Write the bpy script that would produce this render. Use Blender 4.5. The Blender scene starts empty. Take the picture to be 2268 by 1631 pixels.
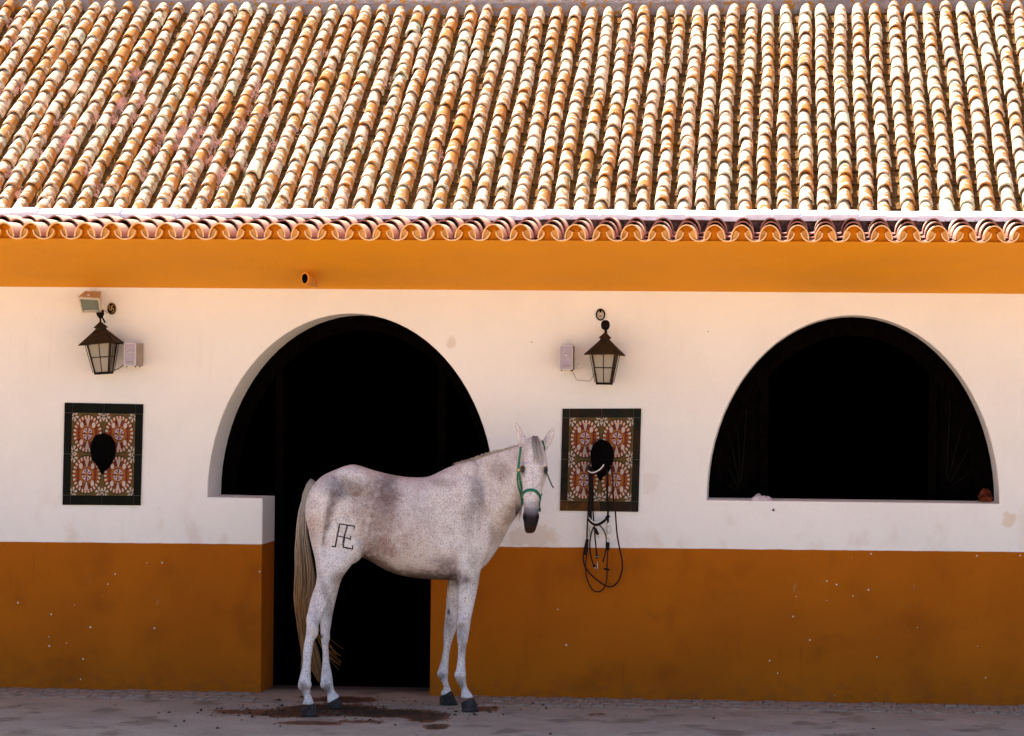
import bpy, bmesh, math, random
from mathutils import Vector, Matrix, noise as mnoise
from mathutils.bvhtree import BVHTree
random.seed(7)
S = bpy.context.scene
COL = S.collection
V = Vector

# ---------------------------------------------------------------- camera
F, W0, H0 = 7230.0, 2268.0, 1631.0         # focal length and picture size in the same unit
THETA, PITCH, ROLL = math.atan(608 / F), math.atan(49 / F), 0.0095
CAM = V((608 / F * 21, -21.0, 1.98))
cd = bpy.data.cameras.new('camera'); cam = bpy.data.objects.new('camera', cd); COL.objects.link(cam)
cd.lens = F / W0 * 36; cd.sensor_width = 36; cd.clip_start = 0.5; cd.clip_end = 600
R = (Matrix.Rotation(THETA, 3, 'Z') @ Matrix.Rotation(math.radians(90) + PITCH, 3, 'X') @ Matrix.Rotation(ROLL, 3, 'Z'))
cam.matrix_world = Matrix.Translation(CAM) @ R.to_4x4()
S.camera = cam

# ---------------------------------------------------------------- light
SUN = V((-0.44, 0.48, 0.79)).normalized()
w = bpy.data.worlds.new('World'); S.world = w; w.use_nodes = True
bg = w.node_tree.nodes['Background']
sky = w.node_tree.nodes.new('ShaderNodeTexSky'); sky.sky_type = 'NISHITA'; sky.sun_disc = False
sky.sun_elevation = math.asin(SUN.z); sky.sun_rotation = math.atan2(SUN.x, SUN.y)
sky.dust_density = 1.5
w.node_tree.links.new(sky.outputs[0], bg.inputs[0]); bg.inputs[1].default_value = 0.085
sl = bpy.data.lights.new('sun', 'SUN'); sl.energy = 5.0; sl.angle = math.radians(0.5); sl.color = (1.0, 0.92, 0.80)
so = bpy.data.objects.new('sun', sl); COL.objects.link(so)
so.rotation_euler = SUN.to_track_quat('Z', 'Y').to_euler(); so.location = (0, 0, 12)
S.view_settings.view_transform = 'Standard'; S.view_settings.look = 'None'
S.view_settings.exposure = 1.72; S.view_settings.gamma = 1; S.view_settings.use_curve_mapping = False
S.render.engine = 'CYCLES'; S.cycles.max_bounces = 8; S.cycles.diffuse_bounces = 5
S.render.resolution_x = 1024; S.render.resolution_y = 736

def at(X, Y, depth):
    """point of the sight line through picture position X, Y at world y = depth"""
    d = R @ V((X - W0 / 2, H0 / 2 - Y, -F))
    return CAM + d * ((depth - CAM.y) / d.y)
def atg(X, Y, z=0.0):
    d = R @ V((X - W0 / 2, H0 / 2 - Y, -F))
    return CAM + d * ((z - CAM.z) / d.z)
def proj(p):
    q = R.transposed() @ (p - CAM)
    return W0 / 2 + F * q.x / -q.z, H0 / 2 - F * q.y / -q.z

# ---------------------------------------------------------------- node helper
class G:
    def __init__(s, name):
        s.m = bpy.data.materials.new(name); s.m.use_nodes = True
        s.t = s.m.node_tree; s.b = s.t.nodes['Principled BSDF']
        s.geo = None
    def n(s, typ, **kw):
        x = s.t.nodes.new(typ)
        for k, v in kw.items(): setattr(x, k, v)
        return x
    def put(s, sock, v):
        if v is None: return
        if isinstance(v, bpy.types.NodeSocket): s.t.links.new(v, sock)
        elif isinstance(v, (tuple, list)) and len(v) == 3 and sock.type == 'RGBA': sock.default_value = (*v, 1)
        else: sock.default_value = v
    def pos(s):
        if not s.geo: s.geo = s.n('ShaderNodeNewGeometry')
        return s.geo.outputs['Position']
    def nrm(s):
        s.pos(); return s.geo.outputs['Normal']
    def xyz(s, v):
        x = s.n('ShaderNodeSeparateXYZ'); s.put(x.inputs[0], v); return x.outputs
    def m_(s, op, a, b=None, c=None, clamp=False):
        x = s.n('ShaderNodeMath', operation=op); x.use_clamp = clamp
        s.put(x.inputs[0], a); s.put(x.inputs[1], b); s.put(x.inputs[2], c); return x.outputs[0]
    def noise(s, vec, scale, detail=3, rough=0.55, dist=0):
        x = s.n('ShaderNodeTexNoise'); s.put(x.inputs['Vector'], vec)
        x.inputs['Scale'].default_value = scale; x.inputs['Detail'].default_value = detail
        x.inputs['Roughness'].default_value = rough; x.inputs['Distortion'].default_value = dist
        return x.outputs['Fac']
    def vor(s, vec, scale, out='Distance'):
        x = s.n('ShaderNodeTexVoronoi'); s.put(x.inputs['Vector'], vec); x.inputs['Scale'].default_value = scale
        return x.outputs[out]
    def smooth(s, v, lo, hi, a=0.0, b=1.0):
        x = s.n('ShaderNodeMapRange', interpolation_type='SMOOTHSTEP')
        s.put(x.inputs[0], v); s.put(x.inputs[1], lo); s.put(x.inputs[2], hi); s.put(x.inputs[3], a); s.put(x.inputs[4], b)
        return x.outputs[0]
    def mix(s, f, a, b, blend='MIX'):
        x = s.n('ShaderNodeMix', data_type='RGBA', blend_type=blend)
        s.put(x.inputs[0], f); s.put(x.inputs[6], a); s.put(x.inputs[7], b); return x.outputs[2]
    def scale(s, v, k):
        x = s.n('ShaderNodeVectorMath', operation='MULTIPLY'); s.put(x.inputs[0], v); x.inputs[1].default_value = k
        return x.outputs[0]
    def attr(s, name, out='Color'):
        x = s.n('ShaderNodeAttribute', attribute_name=name); return x.outputs[out]
    def bump(s, h, dist=0.01, strength=1.0):
        x = s.n('ShaderNodeBump'); s.put(x.inputs['Height'], h); x.inputs['Distance'].default_value = dist
        x.inputs['Strength'].default_value = strength
        s.t.links.new(x.outputs[0], s.b.inputs['Normal'])
    def out(s, col, rough=0.8, spec=0.3, metal=0.0):
        s.put(s.b.inputs['Base Color'], col); s.put(s.b.inputs['Roughness'], rough)
        s.b.inputs['Specular IOR Level'].default_value = spec; s.b.inputs['Metallic'].default_value = metal
        return s.m

def simple(name, col, rough=0.7, spec=0.3, metal=0.0, var=0.25, sc=30, bump=0.0):
    g = G(name); n = g.noise(g.pos(), sc, 4)
    c = g.mix(g.smooth(n, 0.3, 0.7), tuple(x * (1 - var) for x in col), tuple(min(1, x * (1 + var)) for x in col))
    if bump: g.bump(n, bump)
    return g.out(c, rough, spec, metal)

# ---------------------------------------------------------------- object helpers
WL = {}
def link(o, parent=None, kind=None):
    COL.objects.link(o)
    if parent is not None: o.parent = parent
    if kind: o['kind'] = kind
    return o
def thing(name, label, cat, loc=(0, 0, 0), group=None):
    o = bpy.data.objects.new(name, None); COL.objects.link(o); o.location = loc; o.empty_display_size = 0.1
    WL[o.name] = V(loc); o['label'] = label; o['category'] = cat
    if group: o['group'] = group
    return o
def me(name, verts, faces, mats, smooth=False, fm=None):
    m = bpy.data.meshes.new(name); m.from_pydata([tuple(v) for v in verts], [], faces)
    for x in (mats if isinstance(mats, list) else [mats]): m.materials.append(x)
    if smooth: m.polygons.foreach_set('use_smooth', [True] * len(m.polygons))
    if fm: m.polygons.foreach_set('material_index', fm)
    m.update(); return m
def add(name, verts, faces, mats, parent=None, smooth=False, kind=None, fm=None, label=None):
    """mesh given in world coordinates; origin put at the parent's origin (parents only translate)"""
    off = WL.get(parent.name, V((0, 0, 0))) if parent is not None else V((0, 0, 0))
    m = me(name, [V(v) - off for v in verts], faces, mats, smooth, fm)
    o = bpy.data.objects.new(name, m); link(o, parent, kind); WL[o.name] = off
    if label: o['label'] = label
    return o
class MB:
    def __init__(s): s.v = []; s.f = []; s.fm = []
    def raw(s, v, f, mi=0):
        o = len(s.v); s.v += [V(x) for x in v]; s.f += [tuple(i + o for i in q) for q in f]; s.fm += [mi] * len(f)
    def box(s, c, d, rot=None, mi=0, bev=0.0):
        c = V(c); d = V(d) / 2
        pts = [V((x * d.x, y * d.y, z * d.z)) for x in (-1, 1) for y in (-1, 1) for z in (-1, 1)]
        if rot is not None: pts = [rot @ p for p in pts]
        s.raw([c + p for p in pts], [(0, 1, 3, 2), (4, 6, 7, 5), (0, 4, 5, 1), (2, 3, 7, 6), (0, 2, 6, 4), (1, 5, 7, 3)], mi)
    def hexa(s, p, mi=0):      # 8 points: front quad (0..3), back quad (4..7)
        s.raw(p, [(0, 1, 2, 3), (7, 6, 5, 4), (0, 4, 5, 1), (1, 5, 6, 2), (2, 6, 7, 3), (3, 7, 4, 0)], mi)
    def tube(s, pts, rad, n=6, mi=0, flat=None):
        pts = [V(p) for p in pts]; k = len(pts)
        if not hasattr(rad, '__len__'): rad = [rad] * k
        vs = []; up = None
        for i, p in enumerate(pts):
            t = (pts[min(i + 1, k - 1)] - pts[max(i - 1, 0)])
            t = t.normalized() if t.length > 1e-9 else V((0, 0, 1))
            if up is None:
                up = t.orthogonal().normalized()
                if flat is not None:
                    up = (flat - t * flat.dot(t)).normalized()
            else: up = (up - t * up.dot(t)).normalized()
            if flat is not None: up = (flat - t * flat.dot(t)).normalized()
            sd = t.cross(up)
            for j in range(n):
                a = 2 * math.pi * j / n
                ku = 0.3 if flat is not None else 1
                vs.append(p + up * math.sin(a) * rad[i] * ku + sd * math.cos(a) * rad[i])
        fs = [(i * n + j, i * n + (j + 1) % n, (i + 1) * n + (j + 1) % n, (i + 1) * n + j) for i in range(k - 1) for j in range(n)]
        fs += [tuple(range(n - 1, -1, -1)), tuple((k - 1) * n + j for j in range(n))]
        s.raw(vs, fs, mi)
    def lathe(s, c, prof, n=16, axis='Z', mi=0, sx=1.0, rot=None):
        vs = []
        for r, h in prof:
            for j in range(n):
                a = 2 * math.pi * j / n
                p = V((r * math.cos(a), r * math.sin(a), h)) if axis == 'Z' else V((r * math.cos(a), h, r * math.sin(a)))
                p.x *= sx
                if rot is not None: p = rot @ p
                vs.append(V(c) + p)
        k = len(prof)
        fs = [(i * n + j, i * n + (j + 1) % n, (i + 1) * n + (j + 1) % n, (i + 1) * n + j) for i in range(k - 1) for j in range(n)]
        fs += [tuple(range(n - 1, -1, -1)), tuple((k - 1) * n + j for j in range(n))]
        s.raw(vs, fs, mi)
    def add(s, name, mats, parent=None, smooth=False, kind=None, label=None):
        return add(name, s.v, s.f, mats, parent, smooth, kind, s.fm, label)
def spline(pts, n=8):
    """Catmull-Rom through pts"""
    pts = [V(p) for p in pts]; P = [pts[0] * 2 - pts[1]] + pts + [pts[-1] * 2 - pts[-2]]; r = []
    for i in range(1, len(P) - 2):
        a, b, c, d = P[i - 1], P[i], P[i + 1], P[i + 2]
        for k in range(n):
            t = k / n
            r.append(0.5 * ((2 * b) + (c - a) * t + (2 * a - 5 * b + 4 * c - d) * t * t + (3 * b - a - 3 * c + d) * t ** 3))
    r.append(pts[-1]); return r

# ---------------------------------------------------------------- materials
def wall_material():
    g = G('lime_plaster_paint'); x, y, z = g.xyz(g.pos())
    n1 = g.noise(g.pos(), 9, 4); n2 = g.noise(g.pos(), 1.3, 4); n3 = g.noise(g.pos(), 90, 2)
    a, b = at(0, 1200, 0), at(2268, 1223, 0); sl_ = (b.z - a.z) / (b.x - a.x)
    line = g.m_('ADD', g.m_('MULTIPLY', g.m_('SUBTRACT', x, a.x), sl_), a.z)
    h = g.m_('SUBTRACT', z, line)
    h = g.m_('ADD', h, g.m_('MULTIPLY', g.m_('SUBTRACT', n1, 0.5), 0.008))
    up = g.smooth(h, -0.0015, 0.0015)
    white = g.mix(g.smooth(n2, 0.35, 0.7), (0.84, 0.81, 0.79), (0.79, 0.76, 0.745))
    wdr = g.m_('MULTIPLY', g.smooth(g.noise(g.scale(g.pos(), (10, 1, 0.8)), 2.0, 4), 0.56, 0.72), g.smooth(g.noise(g.pos(), 1.1, 3), 0.5, 0.66)); white = g.mix(g.m_('MULTIPLY', wdr, 0.25), white, (0.70, 0.61, 0.54))
    spk = g.m_('MULTIPLY', g.m_('LESS_THAN', g.vor(g.pos(), 7), 0.035), g.m_('GREATER_THAN', g.xyz(g.vor(g.pos(), 7, 'Color'))[0], 0.75)); white = g.mix(spk, white, (0.34, 0.27, 0.22))
    grime = g.m_('MULTIPLY', g.smooth(h, 0.7, 0.0), g.smooth(g.noise(g.scale(g.pos(), (1, 1, 0.6)), 6, 5), 0.52, 0.72))
    white = g.mix(g.m_('MULTIPLY', grime, 0.35), white, (0.62, 0.47, 0.36))
    # rubbed patch near the right edge and a smudge beside the horse
    for (px, py, rx, rz, col, k) in ((2235, 1152, 0.05, 0.06, (0.66, 0.50, 0.34), 0.55), (1180, 1190, 0.22, 0.09, (0.60, 0.45, 0.33), 0.45),
                                     (1440, 1070, 0.07, 0.09, (0.62, 0.50, 0.44), 0.2), (1000, 760, 0.035, 0.05, (0.66, 0.60, 0.56), 0.8)):
        c = at(px, py, 0)
        dx = g.m_('DIVIDE', g.m_('SUBTRACT', x, c.x), rx); dz = g.m_('DIVIDE', g.m_('SUBTRACT', z, c.z), rz)
        d = g.m_('SQRT', g.m_('ADD', g.m_('MULTIPLY', dx, dx), g.m_('MULTIPLY', dz, dz)))
        d = g.m_('ADD', d, g.m_('MULTIPLY', g.m_('SUBTRACT', g.noise(g.pos(), 22, 4), 0.5), 1.6))
        white = g.mix(g.m_('MULTIPLY', g.smooth(d, 1.0, 0.6), k), white, col)
    och = g.mix(g.smooth(n2, 0.3, 0.7), (0.40, 0.108, 0.0003), (0.335, 0.088, 0.0002))
    och = g.mix(g.m_('MULTIPLY', g.smooth(g.noise(g.pos(), 3.2, 5), 0.5, 0.75), 0.5), och, (0.20, 0.050, 0.0010))
    scuff = g.m_('MULTIPLY', g.smooth(g.noise(g.scale(g.pos(), (3, 1, 0.9)), 7, 4), 0.66, 0.75), g.smooth(g.noise(g.pos(), 0.9, 2), 0.5, 0.6))
    och = g.mix(g.m_('MULTIPLY', scuff, 0.25), och, (0.42, 0.30, 0.20))
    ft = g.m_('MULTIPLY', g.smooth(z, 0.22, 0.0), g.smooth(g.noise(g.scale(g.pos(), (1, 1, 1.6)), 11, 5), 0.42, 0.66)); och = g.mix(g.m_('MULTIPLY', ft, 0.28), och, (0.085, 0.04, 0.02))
    drip = g.m_('MULTIPLY', g.smooth(g.noise(g.scale(g.pos(), (14, 1, 0.9)), 2.2, 3), 0.60, 0.74), g.smooth(g.noise(g.pos(), 1.7, 2), 0.5, 0.62)); och = g.mix(g.m_('MULTIPLY', drip, 0.35), och, (0.11, 0.035, 0.003))
    # flaked chips showing the lime under the paint
    vd = g.vor(g.pos(), 19); pick = g.xyz(g.vor(g.pos(), 19, 'Color'))
    lim = g.smooth(g.noise(g.pos(), 0.8, 2), 0.48, 0.62, 0.90, 0.62)
    chip = g.m_('MULTIPLY', g.m_('GREATER_THAN', pick[0], lim), g.m_('LESS_THAN', g.m_('ADD', vd, g.m_('MULTIPLY', n3, 0.10)), g.m_('MULTIPLY', pick[1], 0.17)))
    och = g.mix(chip, och, (0.62, 0.56, 0.50))
    col = g.mix(up, och, white)
    g.bump(g.m_('ADD', g.m_('MULTIPLY', n1, 0.6), g.m_('ADD', n3, g.m_('MULTIPLY', n2, 3))), 0.004)
    return g.out(col, 0.85, 0.2)
M = {}
M['wall'] = wall_material()
def ochre():
    g = G('ochre_paint'); n = g.noise(g.pos(), 2.2, 4)
    c = g.mix(g.smooth(n, 0.3, 0.7), (0.82, 0.335, 0.006), (0.77, 0.318, 0.014))
    sp = g.m_('MULTIPLY', g.m_('LESS_THAN', g.vor(g.pos(), 9), 0.045), g.m_('GREATER_THAN', g.xyz(g.vor(g.pos(), 9, 'Color'))[0], 0.8))
    c = g.mix(sp, c, (0.35, 0.12, 0.03))
    g.bump(g.m_('ADD', g.noise(g.pos(), 60, 3), g.m_('MULTIPLY', n, 3)), 0.003)
    return g.out(c, 0.8, 0.2)
M['ochre'] = ochre()
def tile_mat(name, eave=False):
    g = G(name); t = g.xyz(g.attr('tone')); x, y, z = g.xyz(g.pos()); nx = g.xyz(g.nrm())[0]
    base = g.mix(t[0], (0.68, 0.53, 0.37), (0.64, 0.42, 0.28))
    base = g.mix(g.smooth(t[0], 0.86, 0.9), base, (0.62, 0.55, 0.38))
    fine = g.noise(g.pos(), 55, 5, 0.7)
    if eave:
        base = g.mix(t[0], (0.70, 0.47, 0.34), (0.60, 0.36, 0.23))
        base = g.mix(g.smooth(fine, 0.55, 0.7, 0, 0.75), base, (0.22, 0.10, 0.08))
        nz = g.xyz(g.nrm())[2]; flank_shade = g.smooth(g.m_('ADD', nz, g.m_('MULTIPLY', fine, 0.5)), 0.75, 0.35); base = g.mix(g.m_('MULTIPLY', flank_shade, 0.85), base, (0.24, 0.075, 0.06))  # valley shade painted onto the lower flanks by normal
        g.bump(fine, 0.003); return g.out(base, 0.8, 0.25)
    base = g.mix(g.smooth(fine, 0.5, 0.72, 0, 0.5), base, (0.42, 0.35, 0.28))
    # orange lichen: patches, spreading further where faces turn right
    ln = g.noise(g.pos(), 12.5, 7, 0.66, 0.3); big = g.noise(g.pos(), 1.1, 2)
    thr = g.m_('ADD', g.m_('ADD', g.m_('MULTIPLY', t[1], 0.13), 0.478), g.m_('MULTIPLY', g.m_('SUBTRACT', 0.5, big), 0.22))
    thr = g.m_('SUBTRACT', thr, g.m_('MULTIPLY', nx, 0.10))
    li = g.smooth(g.m_('SUBTRACT', ln, thr), -0.01, 0.06)
    licol = g.mix(g.noise(g.pos(), 70, 3), (0.30, 0.075, 0.002), (0.58, 0.21, 0.012))
    base = g.mix(g.m_('MULTIPLY', li, 0.92), base, licol)
    bl = g.smooth(g.noise(g.pos(), 30, 5, 0.7), 0.64, 0.72)
    base = g.mix(g.m_('MULTIPLY', bl, 0.55), base, (0.16, 0.12, 0.09))
    g.bump(g.m_('ADD', fine, li), 0.006)
    return g.out(base, 0.9, 0.15)
M['mouth_clay'] = simple('mortar_in_tile_mouth', (0.70, 0.36, 0.11), 0.9, 0.1, 0, 0.12, 18)  # tan mortar filling the tile mouths
M['lip'] = simple('bounce_lit_lip', (0.80, 0.47, 0.22), 0.85, 0.1, 0, 0.12, 30)  # bounced light put into the lip colour
M['etile_shaded'] = simple('shaded_eave_channel', (0.36, 0.17, 0.14), 0.9, 0.1, 0, 0.6, 22, 0.006)  # shade of the eave channels put into a darker clay colour
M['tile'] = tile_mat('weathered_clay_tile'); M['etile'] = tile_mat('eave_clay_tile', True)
def pan_mat():
    g = G('mossy_channel'); n = g.noise(g.pos(), 26, 5, 0.7); n2 = g.noise(g.pos(), 6, 3)
    c = g.mix(g.smooth(n, 0.35, 0.65), (0.085, 0.038, 0.011), (0.25, 0.115, 0.033))
    c = g.mix(g.smooth(n2, 0.5, 0.65), c, (0.17, 0.070, 0.006))
    c = g.mix(g.smooth(g.noise(g.pos(), 48, 3), 0.62, 0.68), c, (0.20, 0.15, 0.11))
    g.bump(n, 0.02); return g.out(c, 0.95, 0.1)
M['pan'] = pan_mat()
def ridge_mat():
    g = G('lichened_mortar'); n = g.noise(g.pos(), 14, 5, 0.65)
    c = g.mix(g.smooth(n, 0.3, 0.7), (0.36, 0.27, 0.24), (0.24, 0.18, 0.165))
    li = g.smooth(g.noise(g.pos(), 24, 5, 0.6, 0.4), 0.55, 0.6)
    c = g.mix(li, c, (0.42, 0.15, 0.01)); g.bump(n, 0.02)
    return g.out(c, 0.95, 0.1)
M['ridge'] = ridge_mat()
M['mortar'] = simple('dark_old_mortar', (0.13, 0.075, 0.065), 0.95, 0.1, 0, 0.6, 35, 0.015)
M['limewash'] = simple('limewashed_brick', (0.80, 0.74, 0.78), 0.85, 0.2, 0, 0.06, 20, 0.004)
M['black_wood'] = simple('blackened_wood', (0.0020, 0.0012, 0.0009), 0.95, 0.02, 0, 0.5, 20, 0.003)
M['spoke'] = simple('dull_iron_bar', (0.009, 0.008, 0.006), 0.9, 0.05, 0, 0.3, 30)
M['dark_room'] = simple('shade_black_wall', (0.002, 0.0015, 0.0012), 0.95, 0.0, 0, 0.4, 3)  # the room's lack of light put into a near-black wall colour
M['dark_floor'] = simple('dark_stable_floor', (0.004, 0.0025, 0.002), 0.95, 0.0, 0, 0.4, 12, 0.01)  # floor blackened likewise for the unlit room
M['iron'] = simple('rusty_lantern_iron', (0.036, 0.022, 0.012), 0.85, 0.08, 0.0, 0.35, 40, 0.002)
M['iron_black'] = simple('blackened_iron', (0.008, 0.004, 0.003), 0.8, 0.1, 0.0, 0.3, 40, 0.002)
M['rack'] = simple('black_leather_rack', (0.0018, 0.0013, 0.0015), 0.9, 0.04, 0, 0.5, 50, 0.006)
M['leather'] = simple('dark_leather', (0.005, 0.002, 0.002), 0.6, 0.15, 0, 0.4, 60)
M['leather_red'] = simple('oxblood_leather', (0.028, 0.004, 0.003), 0.6, 0.15, 0, 0.3, 60)
M['steel'] = simple('worn_steel', (0.30, 0.28, 0.26), 0.4, 0.4, 0.9, 0.2, 60)
M['piping'] = simple('white_piping', (0.75, 0.72, 0.72), 0.6, 0.3, 0, 0.1, 60)
M['halter'] = simple('green_nylon_webbing', (0.012, 0.17, 0.085), 0.6, 0.35, 0, 0.35, 70)
M['halter_dark'] = simple('dark_green_webbing', (0.008, 0.06, 0.035), 0.6, 0.3, 0, 0.3, 70)
M['brass'] = simple('brass_fitting', (0.55, 0.38, 0.16), 0.35, 0.5, 0.8, 0.2, 50)
M['hoof'] = simple('dark_hoof_horn', (0.040, 0.034, 0.034), 0.8, 0.08, 0, 0.45, 35, 0.002)
M['eye'] = simple('dark_eye', (0.010, 0.006, 0.004), 0.08, 0.6, 0, 0.2, 10)
M['lens'] = simple('flood_glass', (0.17, 0.19, 0.15), 0.25, 0.5, 0, 0.15, 8)
M['cream'] = simple('cream_painted_metal', (0.56, 0.48, 0.37), 0.6, 0.2, 0, 0.08, 20)
M['spk'] = simple('pale_grey_plastic', (0.55, 0.50, 0.53), 0.5, 0.3, 0, 0.06, 20)
M['spk_face'] = simple('mauve_grille', (0.40, 0.34, 0.43), 0.8, 0.2, 0, 0.12, 200)
M['spk_side'] = simple('grey_speaker_side', (0.30, 0.25, 0.21), 0.6, 0.3, 0, 0.1, 20)
M['cable'] = simple('black_cable', (0.03, 0.028, 0.025), 0.6, 0.3)
M['cable_w'] = simple('grey_cable', (0.40, 0.30, 0.26), 0.6, 0.3)
M['gold'] = simple('gilt_letter', (0.55, 0.36, 0.16), 0.45, 0.5, 0.4, 0.2, 50)
M['clay_pipe'] = simple('ochre_painted_clay', (0.74, 0.31, 0.03), 0.8, 0.2, 0, 0.15, 20, 0.002)
M['void'] = simple('pipe_inside', (0.004, 0.003, 0.003), 1.0, 0.0)
M['cloth'] = simple('stained_white_rag', (0.55, 0.48, 0.52), 0.9, 0.1, 0, 0.35, 14, 0.004)
M['bundle'] = simple('red_brown_bundle', (0.10, 0.022, 0.008), 0.9, 0.1, 0, 0.7, 28, 0.01)
M['sedum'] = simple('pink_sedum', (0.58, 0.34, 0.28), 0.9, 0.1, 0, 0.35, 9)
M['drygrass'] = simple('dry_grass', (0.62, 0.42, 0.16), 0.9, 0.1, 0, 0.3, 9)
M['grout'] = simple('grey_grout', (0.16, 0.15, 0.12), 0.9, 0.1)
def glass():
    g = G('dusty_lantern_glass')
    g.out((0.42, 0.37, 0.31), 0.35, 0.5); g.b.inputs['Alpha'].default_value = 0.55
    return g.m
M['glass'] = glass()

def ground_mat():
    g = G('courtyard_ground'); x, y, z = g.xyz(g.pos())
    n = g.noise(g.pos(), 2.2, 6, 0.6); f = g.noise(g.scale(g.pos(), (1, .5, 1)), 38, 5, 0.7); st = g.noise(g.scale(g.pos(), (1.0, 0.7, 1)), 2.6, 6)
    conc = g.mix(g.smooth(n, 0.3, 0.7), (0.345, 0.278, 0.226), (0.265, 0.208, 0.168))
    conc = g.mix(g.smooth(st, 0.52, 0.66, 0, 0.65), conc, (0.115, 0.072, 0.052))
    conc = g.mix(g.smooth(f, 0.56, 0.72, 0, 0.6), conc, (0.07, 0.043, 0.032))
    bounce_sand = g.mix(g.smooth(n, 0.3, 0.7), (0.62, 0.44, 0.27), (0.54, 0.37, 0.22))  # unseen yard, made pale and warm to bounce light onto the wall
    col = g.mix(g.smooth(g.m_('ADD', y, g.m_('MULTIPLY', n, 0.4)), -3.3, -3.7), conc, bounce_sand)
    # wet, fouled patch round the hooves
    stain = None
    for (px, py, rx, ry, k) in ((560, 1577, 0.36, 0.22, 0.62), (640, 1580, 0.32, 0.36, 0.8), (735, 1573, 0.42, 0.46, 1.0), (860, 1580, 0.42, 0.34, 1.0), (690, 1602, 0.26, 0.16, .7), (800, 1598, .2, .16, .6),
                            (950, 1588, 0.16, 0.40, 0.95), (968, 1610, 0.09, 0.22, 0.95), (1075, 1570, 0.13, 0.22, 0.62), (760, 1550, 0.30, 0.30, 0.7), (1325, 1583, 0.10, 0.14, 0.5)):
        c = atg(px, py); dx = g.m_('DIVIDE', g.m_('SUBTRACT', x, c.x), rx); dy = g.m_('DIVIDE', g.m_('SUBTRACT', y, c.y), ry)
        d = g.m_('SQRT', g.m_('ADD', g.m_('MULTIPLY', dx, dx), g.m_('MULTIPLY', dy, dy)))
        e = g.m_('MULTIPLY', g.smooth(d, 1.25, 0.35), k)
        stain = e if stain is None else g.m_('MAXIMUM', stain, e)
    rag = g.noise(g.scale(g.pos(), (1, 0.55, 1)), 16, 6, 0.7, 0.5)
    wet = g.smooth(g.m_('ADD', stain, g.m_('MULTIPLY', g.m_('SUBTRACT', rag, 0.5), 2.0)), 0.34, 0.50)
    col = g.mix(g.m_('MULTIPLY', wet, 0.93), col, g.mix(g.smooth(g.m_('ADD', rag, g.m_('MULTIPLY', stain, -0.35)), 0.12, 0.36), (0.008, 0.003, 0.002), (0.115, 0.034, 0.011)))
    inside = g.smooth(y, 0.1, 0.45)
    col = g.mix(g.m_('MULTIPLY', inside, 0.8), col, (0.03, 0.018, 0.014))  # doorway shade put into the floor colour, deepening inward
    g.bump(g.m_('ADD', g.m_('MULTIPLY', n, 2), f), 0.012)
    return g.out(col, g.m_('SUBTRACT', 0.9, g.m_('MULTIPLY', wet, 0.35)), 0.25)
M['ground'] = ground_mat()
M['sett'] = simple('worn_paving_sett', (0.27, 0.22, 0.185), 0.9, 0.15, 0, 0.3, 16, 0.006)

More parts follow.
